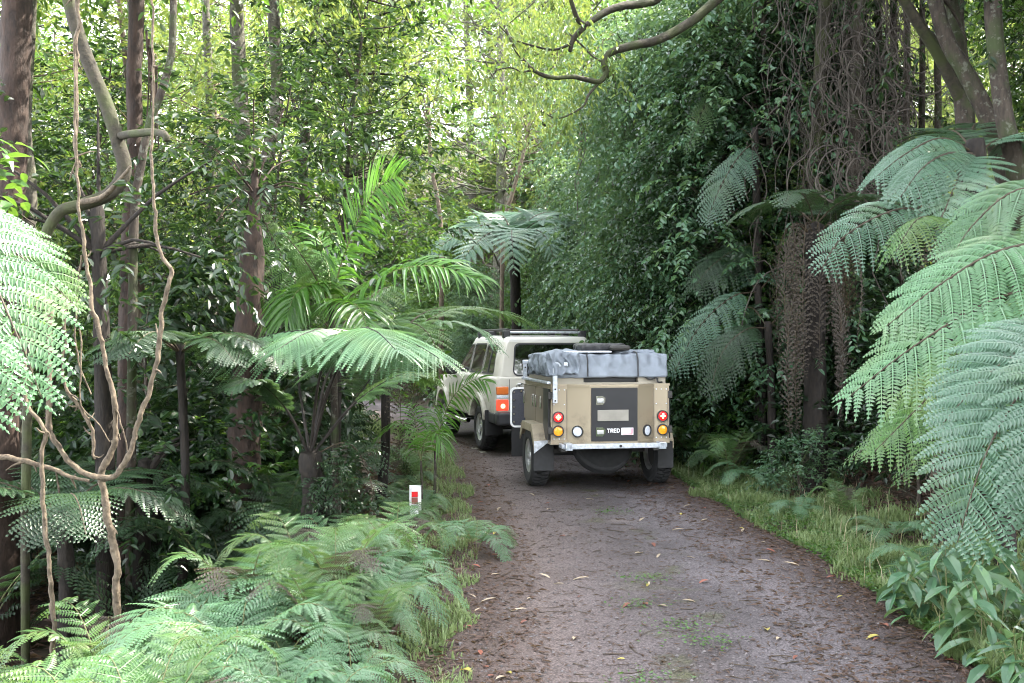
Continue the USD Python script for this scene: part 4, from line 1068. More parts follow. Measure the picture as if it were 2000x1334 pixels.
add(car, 'chassis', box([-0.55, -0.9, 0.42], [0.55, 3.3, 0.58]) + cyl('x', [0, 0, 0.40], 0.06, 1.5, 16) + cyl('x', [0, 0, 0.40], 0.14, 0.3, 20) + cyl('x', [0, 2.85, 0.40], 0.06, 1.5, 16), 'dark_steel')
add(car, 'tow_bar', rbox([-0.05, -1.32, 0.44], [0.05, -0.8, 0.52], 0.01) + balls([[0, -1.30, 0.56]], 0.028), 'dark_steel')

# ---------------- trailer: axle at y = 0
TRY = 10.0
tr = thing('camper_trailer', 'beige box camper trailer with a black rear hatch and round lamps on gravel', 'trailer', (1.105, 12.87, 0.0), TRY)
Z0, Z1, HW = 0.625, 1.30, 0.75
YR, YF = -0.64, 1.05
plan = [(-HW, YF), (HW, YF), (HW, YR), (HW - 0.20, YR), (0.30, YR - 0.16), (-0.30, YR - 0.16), (-HW + 0.20, YR), (-HW, YR)]
add(tr, 'body', prism(plan, 'z', Z0, Z1), 'camper_beige', 20)
lip = lambda z0, z1, g: prism([(x * (1 + g), y + (g * 0.6 * np.sign(y))) for x, y in plan], 'z', z0, z1)
add(tr, 'top_edge', lip(Z1 + 0.001, Z1 + 0.028, 0.012), 'camper_beige', 20)
add(tr, 'bottom_edge', lip(Z0 - 0.035, Z0 - 0.001, 0.010), 'camper_beige', 20)
YH = YR - 0.163
hatch = add(tr, 'rear_hatch', rbox([-0.292, YH - 0.014, Z0 + 0.015], [0.292, YH, Z1 - 0.012], 0.006), 'hatch_black')
for z in (1.135, 0.755):
    la = add(hatch, 'paddle_latch', prism(rpoly([(-0.235, z - 0.055), (-0.150, z - 0.055), (-0.118, z - 0.012), (-0.118, z + 0.030), (-0.150, z + 0.055), (-0.235, z + 0.055)], 0.008), 'y', YH - 0.022, YH - 0.0145), 'chrome')
    add(la, 'latch_handle', rbox([-0.222, YH - 0.034, z - 0.028], [-0.140, YH - 0.0225, z + 0.022], 0.008), 'alloy')
add(hatch, 'number_plate', rbox([-0.215, YH - 0.021, 0.885], [0.175, YH - 0.0145, 1.020], 0.006), 'plate_pale')


def lettering(text, h, x, z, y, depth=0.002, bold=False, wide=1.0):
    t = meshkit.text_mesh(text, h, depth, bold)
    v = np.array(t.vertices)
    return np.stack([x + v[:, 0] * wide, y - v[:, 2], z + v[:, 1]], 1), np.array(t.faces)


add(hatch, 'lettering', lettering('TRED', 0.046, -0.100, 0.745, YH - 0.0145, 0.002, True, 1.02), 'white_paint', False)
st = add(hatch, 'sticker', rbox([0.085, YH - 0.018, 0.712], [0.235, YH - 0.0145, 0.800], 0.0015), 'white_paint')
add(st, 'sticker_print', merge([meshkit.arrays(m3.CrossSection([rpoly([(0.100, 0.742), (0.170, 0.742), (0.170, 0.782), (0.100, 0.782)], 0.018).tolist()]).extrude(0.001).rotate([90, 0, 0]).translate([0, YH - 0.0182, 0]))[:2],
                                  meshkit.arrays(rbox([0.095, YH - 0.0195, 0.719], [0.226, YH - 0.0182, 0.730], 0.0005))[:2]]), 'red_print')
add(st, 'sticker_bar', rbox([0.200, YH - 0.0195, 0.734], [0.230, YH - 0.0182, 0.794], 0.0005), 'pink_print')


def lamp(name, x, z, mat, y, rot=0.0, r=0.072, lit=False, label=None):
    place = lambda m: m.rotate([0, 0, rot]).translate([x, y, z])
    p = add(tr, name, place(cyl('y', [0, -0.012, 0], r, 0.024, 36) - cyl('y', [0, -0.02, 0], r * 0.82, 0.03, 36)), 'black_plastic', 30, label)
    add(p, 'lens', place((balls([[0, 0, 0]], r * 0.81, 32).scale([1, 0.22, 1])).translate([0, -0.012, 0])), mat)
    if lit:
        g = m3.Manifold()
        for dx, dz in ((0, 0), (1, 0), (-1, 0), (0, 1), (0, -1)):
            g = g + balls([[dx * 0.022, -0.027, dz * 0.022]], 0.0135, 12).scale([1, 1, 1])
        add(p, 'led_cluster', place(g), 'lamp_lit')


for s in (-1, 1):
    for x_ in (0.555, 0.735):                      # folded seams and rivets of the rear panels
        add(tr, 'panel_seam', rbox([s * x_ - 0.004, YR - 0.006, Z0 + 0.03], [s * x_ + 0.004, YR + 0.004, Z1 - 0.03], 0.002), 'camper_brown')
    for x_, z_ in [(0.585, 0.66), (0.585, 1.26), (0.715, 0.66), (0.715, 1.26), (0.65, 1.26), (0.65, 0.66), (0.585, 1.08), (0.715, 1.08)]:
        add(tr, 'rivet', cyl('y', [s * x_, YR - 0.004, z_], 0.008, 0.008, 8), 'galvanised')
    lamp('brake_light', s * 0.665, 0.925, 'lamp_red', YR, lit=True)
    lamp('indicator_light', s * 0.665, 0.755, 'lamp_amber', YR)
    rot = math.degrees(math.atan2(0.16, 0.25)) * s
    lamp('reversing_light', s * 0.435, 0.755, 'lamp_clear', YR - 0.075, rot)
    for z in (1.19, 0.76):
        add(tr, 'hinge', rbox([s * (HW + 0.014) - 0.028, YR - 0.012, z - 0.045], [s * (HW + 0.014) + 0.028, YR + 0.03, z + 0.045], 0.008), 'dark_steel')
    add(tr, 'corner_door', rbox([s * (HW + 0.018) - 0.012, YR + 0.035, Z0 + 0.02], [s * (HW + 0.018) + 0.012, YR + 0.34, Z1 - 0.03], 0.006), 'hatch_black')
    for y0, y1 in ((YR + 0.37, YR + 0.84), (YR + 0.86, YF - 0.03)):
        d = add(tr, 'side_door', rbox([s * (HW + 0.014) - 0.012, y0, 0.80], [s * (HW + 0.014) + 0.012, y1, Z1 - 0.03], 0.006), 'camper_brown')
        for yk in (y0 + 0.06, y1 - 0.10):
            add(d, 'door_latch', rbox([min(s * (HW + 0.026), s * (HW + 0.05)), yk, 1.00], [max(s * (HW + 0.026), s * (HW + 0.05)), yk + 0.05, 1.16], 0.01), 'chrome')
    # mudguard: slanted beige plates over the wheel, black flap behind
    xo = 0.93 if s < 0 else 0.875
    xa, xb = sorted((s * (HW + 0.005), s * xo))
    top = [(-0.46, 0.615), (-0.30, 0.815), (0.34, 0.815), (0.50, 0.64), (0.50, 0.622), (0.335, 0.795), (-0.295, 0.795), (-0.46, 0.595)]
    guard = prism(top, 'x', xa, xb) + prism([(-0.46, 0.60), (-0.30, 0.80), (0.34, 0.80), (0.50, 0.63), (0.50, 0.56), (0.30, 0.72), (-0.26, 0.72), (-0.46, 0.50)], 'x', *sorted((s * (xo - 0.013), s * xo)))
    add(tr, 'mudguard', guard, 'camper_beige', 20)
    if s < 0:
        add(tr, 'mudguard_plate', prism([(xa, 0.63), (xb, 0.62), (xb, 0.47), (s * (HW + 0.005) if s < 0 else xa, 0.60)] if s > 0 else [(xb, 0.63), (xa, 0.62), (xa, 0.47), (xb, 0.60)], 'y', -0.475, -0.465), 'galvanised', 20)
    add(tr, 'mud_flap', rbox([s * 0.80 - 0.13, -0.452, 0.25], [s * 0.80 + (0.125 if s < 0 else 0.075), -0.440, 0.585], 0.004), 'rubber')
    wheel(tr, 'wheel', s * 0.80, 0.02, 0.39, 0.235, 6, s, 0.21)
bar = add(tr, 'rear_bumper', rbox([-0.62, YR - 0.235, 0.555], [0.62, YR - 0.175, 0.615], 0.006), 'galvanised')
for s in (-1, 1):
    add(bar, 'bumper_socket', (rbox([s * 0.585 - 0.042, YR - 0.262, 0.543], [s * 0.585 + 0.042, YR - 0.12, 0.627], 0.004) - box([s * 0.585 - 0.030, YR - 0.4, 0.555], [s * 0.585 + 0.030, YR - 0.14, 0.615])), 'galvanised')
    add(bar, 'socket_inside', box([s * 0.585 - 0.0295, YR - 0.152, 0.5555], [s * 0.585 + 0.0295, YR - 0.142, 0.6145]), 'hatch_black')
add(bar, 'bolt_hole', cyl('y', [0.06, YR - 0.236, 0.585], 0.017, 0.006, 16), 'hatch_black')
add(tr, 'bumper_arm', rbox([-0.66, YR - 0.20, 0.56], [-0.625, YR - 0.02, 0.61], 0.005) + rbox([0.625, YR - 0.20, 0.56], [0.66, YR - 0.02, 0.61], 0.005), 'galvanised')
add(tr, 'chassis', box([-0.62, YR, 0.50], [-0.55, 1.3, 0.588]) + box([0.55, YR, 0.50], [0.62, 1.3, 0.588]) + box([-0.62, -0.06, 0.42], [0.62, 0.06, 0.50]) + box([-0.62, 1.0, 0.52], [0.62, 1.07, 0.586]), 'dark_steel')
add(tr, 'spare_wheel', (m3.CrossSection([[(0.20, -0.10), (0.36, -0.10), (0.39, -0.06), (0.39, 0.06), (0.36, 0.10), (0.20, 0.10)]]).revolve(40) + cyl('z', [0, 0, 0], 0.21, 0.06, 32)).rotate([62, 0, 0]).translate([-0.02, -0.30, 0.56]) - box([-1, -2, 0.588], [1, 2, 2]), 'rubber', 25)
add(tr, 'draw_bar', merge([meshkit.arrays(balls([[s * 0.45, 1.05, 0.53], [s * 0.04, 2.5, 0.53]], 0.04, 8))[:2] for s in (-1, 1)] + [meshkit.arrays(rbox([-0.05, 2.4, 0.48], [0.05, 2.72, 0.57], 0.01))[:2]]), 'dark_steel')
sg = add(tr, 'stone_guard', (prism(rpoly([(-0.90, 0.63), (0.90, 0.63), (0.90, 1.20), (-0.90, 1.20)], 0.07), 'y', 1.40, 1.425) - prism(rpoly([(-0.875, 0.655), (0.875, 0.655), (0.875, 1.175), (-0.875, 1.175)], 0.055), 'y', 1.3, 1.5)), 'white_paint', 30)
add(sg, 'guard_screen', prism(rpoly([(-0.870, 0.660), (0.870, 0.660), (0.870, 1.170), (-0.870, 1.170)], 0.05), 'y', 1.408, 1.418), 'mesh_screen')
for k, (x, z) in enumerate([(-0.845, 1.13), (-0.845, 1.02), (-0.845, 0.92), (-0.845, 0.82), (-0.845, 0.71), (-0.74, 1.145), (-0.74, 0.685), (-0.62, 1.145), (-0.62, 0.685)]):
    add(sg, 'eyelet', cyl('y', [x, 1.404, z], 0.014, 0.008, 12), 'chrome')
add(tr, 'stone_flap', rbox([-0.88, 1.405, 0.22], [0.88, 1.418, 0.625], 0.004), 'rubber')
# tent base with its black opening, tent cover, brackets
base = box([-0.70, YR + 0.02, Z1 + 0.029], [0.71, YF - 0.03, 1.425])
op = box([-0.34, YR - 0.1, Z1 + 0.045], [0.36, YR + 0.16, 1.415])
tb = add(tr, 'tent_base', base - op, 'tent_base')
add(tb, 'vent_inside', box([-0.338, YR + 0.10, Z1 + 0.046], [0.358, YR + 0.15, 1.414]), 'hatch_black')
add(tb, 'cable', tube(spline([[0.44, YR + 0.005, 1.415], [0.50, YR - 0.02, 1.38], [0.58, YR - 0.015, 1.40], [0.60, YR - 0.02, 1.35], [0.66, YR, 1.345]], 20), 0.012, 6), 'rubber', True)
tc = balls([[s * 0.70, y, z] for s in (-1, 1) for y, z in ((YR + 0.01, 1.435), (YR + 0.03, 1.665), (YF - 0.08, 1.435), (YF - 0.14, 1.64))] + [[s * 0.55, 0.25, 1.715] for s in (-1, 1)], 0.03, 16).refine_to_length(0.03)
v, f, _ = meshkit.arrays(tc)
n_ = (meshkit.fbm(v * np.array([4, 4, 6]), 4, 3) - 0.5) * 0.075 + 0.012 * np.sin(v[:, 0] * 40 + 6 * meshkit.noise(v * 4, 2)) * (v[:, 2] > 1.55)
c_ = v - np.array([0, 0.2, 1.55]); 
v = v + unit(c_ * np.array([1, 1, 2.5])) * n_[:, None]
cover = obj('tent_cover', (v, f), 'tent_canvas', tr, smooth=40)
def cloth(lo, hi, wr, seed, r=0.02, res=0.022):
    q = rbox(lo, hi, r, 10).refine_to_length(res)
    v, f, _ = meshkit.arrays(q)
    d = np.stack([meshkit.fbm(v * 9 + 7 * k, 3, seed + k) - 0.5 for k in range(3)], 1) * 2
    fold = np.sin(v[:, 0] * 55 + v[:, 1] * 30 + 9 * meshkit.noise(v * 6, seed))[:, None] * np.array([0.15, 1, 0.3]) * 0.35
    return v + (d + fold) * wr, f
obj('cover_flap', cloth([-0.80, YR - 0.07, 1.445], [-0.40, YR + 0.06, 1.72], 0.05, 31), 'tent_canvas', cover, smooth=50)
obj('cover_flap', cloth([-0.80, YR + 0.0, 1.44], [-0.69, YF - 0.5, 1.68], 0.05, 41), 'tent_canvas', cover, smooth=50)
obj('top_fold', cloth([0.10, YR + 0.16, 1.70], [0.62, YR + 0.70, 1.745], 0.015, 51), 'tent_canvas', cover, smooth=50)
for xs_ in (-0.30, 0.34):
    add(tr, 'cover_strap', merge([tube([[xs_, YR - 0.035, 1.42], [xs_, YR - 0.03, 1.62], [xs_, YR + 0.03, 1.715], [xs_, YR + 0.3, 1.735]], 0.009, 6)]), 'hatch_black', True)
obj('rolled_bag', cloth([-0.36, YR + 0.06, 1.735], [0.24, YR + 0.50, 1.825], 0.022, 61, 0.04), 'black_plastic', tr, smooth=50)
add(tr, 'bag_board', rbox([0.0, YR + 0.0, 1.738], [0.26, YR + 0.30, 1.805], 0.03).rotate([0, 0, 0]), 'dark_steel')
add(tr, 'ladder_board', rbox([-0.60, YR + 0.02, 1.71], [0.02, YR + 0.16, 1.735], 0.006), 'galvanised')
for y, z0 in ((YR - 0.055, 1.10), (YF - 0.25, 1.33)):
    x = -0.715 if y < 0 else -0.80
    br = add(tr, 'rail_bracket', rbox([x - 0.028, y - 0.016, z0], [x + 0.028, y + 0.016, 1.585], 0.006) + rbox([x - 0.04, y - 0.019, 1.545], [x + 0.16, y + 0.0, 1.60], 0.012), 'galvanised')
    for zz in (z0 + 0.03, z0 + 0.17):
        add(br, 'bolt', cyl('y', [x, y - 0.018, zz], 0.011, 0.010, 10), 'dark_steel')
add(tr, 'side_rail', rbox([-0.815, YR - 0.05, Z1 + 0.03], [-0.765, YF - 0.05, Z1 + 0.065], 0.008), 'galvanised')
# ---------------------------------------------------------------- trunks, lianas, overhanging limbs, placed shrubs
KGT = kind_class('big_leaf_sapling')
_r = np.random.default_rng(52)
_tr = spline([[0, 0, -0.3], [0.1, 0.05, 1.6], [-0.05, 0.1, 3.2], [0.05, 0, 4.9]], 24)
_C = crown_points(_r, 11, 3.5, 4.9, 0.85, tall)
usdkit.mesh(stage, f'{KGT.GetPath()}/trunk', merge([tube(_tr, np.linspace(0.04, 0.012, 24), 8)] + limbs(_r, _tr, _C, 0.010)), M['bark_brown'], smooth=True)
_k = 0
for c in _C:                                      # whorls of big leaves, each leaf a part
    for j in range(11):
        a = _r.random() * 6.28
        d = np.array([[math.cos(a), math.sin(a), -0.15 + 0.35 * _r.normal()]])
        L_ = 0.15 + 0.08 * _r.random()
        usdkit.mesh(stage, f'{KGT.GetPath()}/leaf' + (f'_{_k:03d}' if _k else ''), blades(c[None] + 0.10 * _r.normal(size=(1, 3)), d, UP + 0.3 * _r.normal(size=(1, 3)), L_, L_ * 0.42, 0.14, 0.3), M['leaf_green'])
        _k += 1


def px(pts, Y):
    """Photograph points to the place; a point may carry its own depth as a third number."""
    return np.array([at(p[0], p[1], p[2] if len(p) > 2 else Y) for p in pts])


def stem_tree(name, label, cat, pts, r, bark, limbs_=(), leaf='leaf_green', crown=None, foliage=None, rough=0.12, sides=12, seed=0, group=None, n=40, twigs=True):
    """A tree by its trunk's line (points in the place), side limbs and leafy twigs. crown: (height, radius, clusters) above the trunk's upper end."""
    rng = np.random.default_rng(seed + 300)
    pts = np.asarray(pts, float)
    if pts[0][2] < pts[-1][2]:
        pts = pts[::-1]
    low_ = pts[-1]
    gz = float(surface_z(low_[0], low_[1]))
    if low_[2] > gz:
        pts = np.vstack([pts, [low_[0], low_[1], gz - 0.2]])
    base = np.array([pts[-1][0], pts[-1][1], gz])
    t = thing(name, label, cat, base, 0, group)
    C = spline(pts[::-1] - base, n)
    rr = np.interp(np.linspace(0, 1, n), np.linspace(0, 1, len(r)), r)
    obj('trunk', tube(C, rr, sides, rough, seed, 7.0), bark, t, smooth=True)
    cl, ends = [], []
    for L in limbs_:
        q = spline(np.asarray(L['pts']) - base, 26)
        obj('limb', tube(q, np.linspace(L['r'], L.get('r1', L['r'] * 0.35), 26), 8, rough, seed + 1, 9.0), L.get('bark', bark), t, smooth=True)
        ends.append(q)
    leaves = []
    if crown:
        hgt, rad, ncl = crown
        c = crown_points(rng, ncl, C[-1][2] - hgt * 0.5, C[-1][2] + hgt * 0.5, rad, lambda u: np.sin(np.clip(u, 0.05, 0.95) * math.pi) ** 0.5)
        c[:, :2] += C[-1][:2]
        leaves.append(cluster_sprays(rng, c, 0.8, 11, 12, 0.10, 0.55, np.repeat(np.array([C[-1]]), ncl * 11, 0)))
        obj('branches', merge([tube(spline([C[-4], (C[-4] + w) / 2 + [0, 0, 0.1], w], 5), [rr[-1] * 0.5, rr[-1] * 0.35, rr[-1] * 0.3, rr[-1] * 0.2, 0.01], 5) for w in c[: min(14, ncl)]]), bark, t, smooth=True)
    if foliage:
        k, lf, tw, ra = foliage['n'], foliage.get('leaf', 0.09), foliage.get('twig', 0.4), foliage.get('spread', 0.25)
        for q in (ends[foliage.get('skip', 0):] if ends else [C]):
            a = q[int(len(q) * foliage.get('from', 0.4)):]
            P = a[rng.integers(0, len(a), k)] + rng.normal(size=(k, 3)) * ra * [1, 1, 0.6]
            D = rand_unit(rng, k) * 0.8 + np.array([0, 0, foliage.get('hang', -0.3)])
            leaves.append(spray_leaves(rng, P, D, tw * (0.7 + 0.6 * rng.random(k)), 9, lf, foliage.get('ratio', 0.4), 0.4, 0.4))
    if leaves:
        obj('crown', merge(leaves), leaf, t)
    return t


wr_ = np.random.default_rng(61)
parts = []
for i in range(150):
    x_ = 1150 + 420 * wr_.random(); Y_ = 20.6 - (x_ - 1100) / 480 * 7.0 + 0.5 * wr_.normal()
    a = at(x_, 60 + 620 * wr_.random(), Y_); L_ = 0.5 + 1.6 * wr_.random(); n_ = 7
    q = a + np.stack([np.cumsum(wr_.normal(size=n_)) * 0.10, -0.1 + np.cumsum(wr_.normal(size=n_)) * 0.05, -np.linspace(0, L_, n_) + 0.10 * wr_.normal(size=n_)], 1)
    parts.append(tube(spline(q, 18), 0.004 + 0.010 * wr_.random() ** 2, 4))
tag(obj('dry_twigs', merge(parts), 'vine_dry', smooth=True), 'dry brown twigs and thin vines hanging on the leafy wall at the right', 'vines', kind='stuff')

# ---- left side trunks
stem_tree('forest_tree', 'thick red brown trunk at the left edge of the frame', 'tree', px([(40, -420), (34, 0), (26, 200), (14, 420), (4, 700), (0, 1010)], 9.0), [0.19, 0.15, 0.13, 0.12], 'bark_red', crown=(3, 1.8, 12), leaf='leaf_green', seed=1, rough=0.25, sides=18)
stem_tree('forest_tree', 'smooth grey trunk pressed against the thick red brown one', 'tree', px([(66, -420), (60, -60), (56, 60), (46, 250), (56, 400), (40, 700), (35, 1000)], 9.25), [0.09, 0.08, 0.065, 0.05], 'bark_grey', crown=(2.5, 1.5, 10), seed=2)
stem_tree('forest_tree', 'mossy crooked trunk with a short broken mossy stub', 'tree', px([(100, -420), (128, -60), (140, 20), (168, 110), (206, 200), (230, 275), (243, 335), (214, 378), (160, 400), (112, 418), (80, 490), (60, 620), (50, 1000)], 8.2), [0.035, 0.04, 0.048, 0.06, 0.058, 0.056, 0.055], 'bark_moss',
          [dict(pts=px([(232, 266, 8.2), (260, 261, 8.0), (300, 258, 7.8), (322, 263, 7.7), (326, 275, 7.7)], 8), r=0.035, r1=0.026), dict(pts=px([(160, 395, 8.1), (200, 385, 8.0), (235, 350, 7.9), (255, 325, 7.85)], 8), r=0.03, bark='bark_pale')], crown=(2.5, 1.5, 9), seed=3, n=60)
stem_tree('forest_tree', 'straight red brown trunk with hanging rootlets on its right side', 'tree', px([(262, -420), (266, 0), (262, 150), (263, 250), (256, 420), (250, 600), (246, 900), (246, 1040)], 10.0), [0.11, 0.09, 0.08, 0.075, 0.075], 'bark_red',
          [dict(pts=px([(286 + 5 * k, 60 + 17 * k, 9.9), (291 + 4 * k, 150 + 20 * k, 9.85), (286 + 6 * k, 250 + 10 * k, 9.85)], 10), r=0.012, r1=0.006, bark='bark_red') for k in range(5)], crown=(3, 1.8, 14), seed=4, rough=0.3, sides=18)
stem_tree('forest_tree', 'slender bent brown stem right of the straight red brown trunk', 'tree', px([(336, -420), (339, -60), (338, 40), (334, 110), (312, 190), (292, 240), (274, 330), (262, 430), (258, 700), (255, 1000)], 9.2), [0.05, 0.04, 0.035, 0.03], 'bark_brown', crown=(2.5, 1.4, 14), seed=5)
stem_tree('forest_tree', 'straight lichen grey trunk left of a matching one', 'tree', px([(455, -420), (462, 0), (468, 150), (475, 290), (480, 600), (482, 900)], 12.0), [0.12, 0.095, 0.088, 0.08], 'bark_grey', crown=(5, 2.4, 32), leaf='leaf_lime', seed=6, sides=16)
stem_tree('forest_tree', 'lichen grey trunk with a sunlit band and a slight bend', 'tree', px([(528, -420), (534, 0), (541, 150), (539, 220), (526, 290), (516, 420), (510, 700), (508, 900)], 13.0), [0.12, 0.09, 0.082, 0.075], 'bark_grey', crown=(5, 2.4, 32), leaf='leaf_lime', seed=7, sides=16)
stem_tree('forest_tree', 'dark forked tree whose thin branches reach right into the pale sky gap', 'tree', px([(632, -300), (622, -20), (612, 80), (603, 160), (596, 260), (592, 330), (598, 480), (600, 900)], 16.0), [0.10, 0.085, 0.07, 0.05], 'bark_brown',
          [dict(pts=px([(603, 165, 16), (650, 70, 15.8), (690, 0, 15.6), (725, -80, 15.4)], 16), r=0.05, r1=0.02), dict(pts=px([(600, 150, 16), (660, 72, 15.6), (720, 38, 15.2), (800, 12, 15)], 16), r=0.04, r1=0.012),
           dict(pts=px([(604, 158, 16), (640, 152, 15.6), (700, 145, 15.2), (770, 146, 15), (830, 160, 15)], 16), r=0.035, r1=0.008), dict(pts=px([(598, 250, 16), (640, 170, 15.8), (690, 72, 15.6), (770, 64, 15.4)], 16), r=0.035, r1=0.01),
           dict(pts=px([(596, 280, 16), (560, 160, 16.2), (540, 130, 16.4), (500, 20, 16.6)], 16), r=0.03, r1=0.01)], leaf='leaf_lime', foliage=dict(n=90, leaf=0.10, twig=0.5, spread=0.45), seed=8)
stem_tree('forest_tree', 'broad dark reddish trunk rising from the bracken at the left bank', 'tree', px([(498, 330), (496, 420), (494, 480), (488, 600), (480, 800), (474, 1000), (470, 1110)], 10.4), [0.21, 0.19, 0.17, 0.14, 0.08, 0.03], 'bark_red', crown=(1.4, 0.9, 12), leaf='leaf_dark', seed=9, rough=0.3, sides=20)
stem_tree('forest_tree', 'black trunk in the shadow behind the crooked liana', 'tree', px([(190, 400), (200, 700), (205, 900), (207, 1160)], 8.9), [0.10, 0.09, 0.08, 0.06], 'bark_fern', crown=(2, 1.2, 12), leaf='leaf_dark', seed=10)
stem_tree('forest_tree', 'short black stump like trunk right of the crooked liana', 'tree', px([(285, 900), (278, 1040), (276, 1150)], 9.2), [0.09, 0.08, 0.07], 'bark_fern', crown=(0.8, 0.6, 6), leaf='leaf_dark', seed=11)
stem_tree('forest_tree', 'thin straight grey trunk behind the two lichen trunks', 'tree', px([(398, -420), (402, 0), (410, 200), (414, 340), (418, 800)], 17.0), [0.09, 0.075, 0.06], 'bark_grey', crown=(4, 2, 22), leaf='leaf_lime', seed=12)
stem_tree('forest_tree', 'pale thin trunk leaning in the bright gap above the pale tree fern', 'tree', px([(1034, 240), (1022, 300), (1000, 380), (984, 440), (980, 600)], 27.0), [0.06, 0.055, 0.04], 'bark_pale', crown=(2.2, 1.3, 14), leaf='leaf_blue', seed=13)
stem_tree('forest_tree', 'pale thin trunk left of the bright gap with a bend half way', 'tree', px([(836, 200), (842, 320), (855, 390), (862, 470), (862, 640)], 25.0), [0.07, 0.055, 0.04], 'bark_pale', crown=(2.4, 1.4, 16), leaf='leaf_lime', seed=14)
stem_tree('forest_tree', 'white thin trunk against the left flank of the creeper wall', 'tree', px([(1137, 100), (1136, 230), (1132, 330), (1130, 600)], 24.0), [0.06, 0.05, 0.04], 'bark_pale', crown=(2.4, 1.3, 14), leaf='leaf_green', seed=15)

# ---- lianas in front of the dark hollow
def liana(label, pts, Y, r, seed, side=(), bark='bark_pale', cat='liana'):
    P = px(pts, Y)
    if pts[-1][1] > 1150:
        P = np.vstack([P, [P[-1][0] + 0.02, P[-1][1], float(ground_z(P[-1][0], P[-1][1])) - 0.1]])
    b = P[-1]
    t = thing('liana', label, cat, b)
    q = spline(P - b, 16 * len(P))
    wob = (np.stack([meshkit.fbm(q * 6 + 3 * k, 3, seed + k) for k in range(3)], 1) - 0.5) * 0.05
    lr = np.random.default_rng(seed + 500)
    q = q + wob
    rr = 0.82 * np.interp(np.linspace(0, 1, len(q)), np.linspace(0, 1, len(r)), r) * (1 + 0.35 * (meshkit.noise(q * 5, seed) - 0.5))
    parts = [tube(q, rr, 9, 0.40, seed, 18.0)]
    for k in lr.integers(3, len(q) - 3, 9):           # knots and short broken twigs
        d = rand_unit(lr, 1)[0] * [1, 0.6, 0.8]
        L_ = 0.03 + 0.16 * lr.random() ** 2
        parts.append(tube(spline([q[k], q[k] + d * L_ * 0.6, q[k] + d * L_ + [0, 0, 0.03 * lr.normal()]], 6), np.linspace(rr[k] * 0.75, 0.003, 6), 6))
    obj('stem', merge(parts), bark, t, smooth=True)
    for s_ in side:
        q = spline(px(s_, Y) - b, 40)
        wob = (np.stack([meshkit.fbm(q * 6 + 3 * k, 3, seed + 9 + k) for k in range(3)], 1) - 0.5) * 0.04
        obj('side_stem', tube(q + wob, np.linspace(min(r) * 0.75, min(r) * 0.45, 40), 7, 0.16, seed + 3, 14.0), bark, t, smooth=True)
    return t


liana('thickest crooked pale liana swinging down to the bracken tops', [(150, 60), (148, 300), (160, 450), (176, 560), (192, 640), (208, 720), (224, 790), (228, 840), (221, 872), (205, 908), (201, 945), (207, 990), (218, 1050), (227, 1105), (229, 1200)], 7.0, [0.010, 0.018, 0.026, 0.031, 0.034], 21,
      [[(157, 500), (150, 640), (152, 700), (165, 740), (180, 770)], [(228, 800), (245, 855), (252, 880)]])
liana('u shaped pale liana crossing the thickest one in a low loop', [(297, -60), (299, 150), (296, 330), (302, 420), (311, 490), (335, 530), (321, 600), (313, 650), (303, 715), (290, 775), (268, 842), (245, 895), (226, 930), (200, 936), (165, 926), (130, 898), (105, 850), (97, 800), (96, 700), (92, 560)], 6.85, [0.008, 0.014, 0.020, 0.022, 0.024, 0.025, 0.023], 22)
liana('knobbly thin liana left of the thickest one', [(52, 620), (52, 760), (60, 798), (84, 836), (86, 850), (81, 900), (83, 970), (88, 1040), (98, 1120), (103, 1180)], 6.7, [0.013, 0.016, 0.018, 0.020], 23)
liana('twin reddish twining stems between the two loops', [(128, 560), (125, 722), (140, 772), (160, 800), (175, 826), (178, 850), (181, 885), (186, 900)], 6.9, [0.012, 0.016, 0.014, 0.008], 24, [[(157, 640), (158, 770), (162, 800), (195, 832), (213, 862)]])
liana('bare dead branch lying level across the dark hollow', [(-60, 890), (30, 899), (90, 910), (150, 934), (172, 943)], 7.4, [0.026, 0.024, 0.020, 0.016], 25, cat='branch')
liana('pale thin hanging stem in front of the red brown trunk', [(152, -100), (150, 100), (147, 260), (152, 330)], 8.0, [0.02, 0.02, 0.015], 26)

# dark small tree fern in the hollow
h = at(352, 690, 9.0)
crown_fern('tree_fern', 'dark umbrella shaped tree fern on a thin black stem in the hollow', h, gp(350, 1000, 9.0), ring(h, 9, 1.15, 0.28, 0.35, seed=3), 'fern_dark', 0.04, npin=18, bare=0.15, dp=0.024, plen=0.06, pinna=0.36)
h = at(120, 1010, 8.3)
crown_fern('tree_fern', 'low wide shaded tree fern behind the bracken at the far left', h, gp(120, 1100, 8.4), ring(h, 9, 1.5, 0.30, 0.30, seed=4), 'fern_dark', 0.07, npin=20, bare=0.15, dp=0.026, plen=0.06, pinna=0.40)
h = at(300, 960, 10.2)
crown_fern('tree_fern', 'shaded tree fern showing between the liana and the broad trunk', h, gp(300, 1080, 10.2), ring(h, 8, 1.5, 0.32, 0.34, seed=6), 'fern_dark', 0.07, npin=18, bare=0.15, dp=0.028, plen=0.06, pinna=0.40)

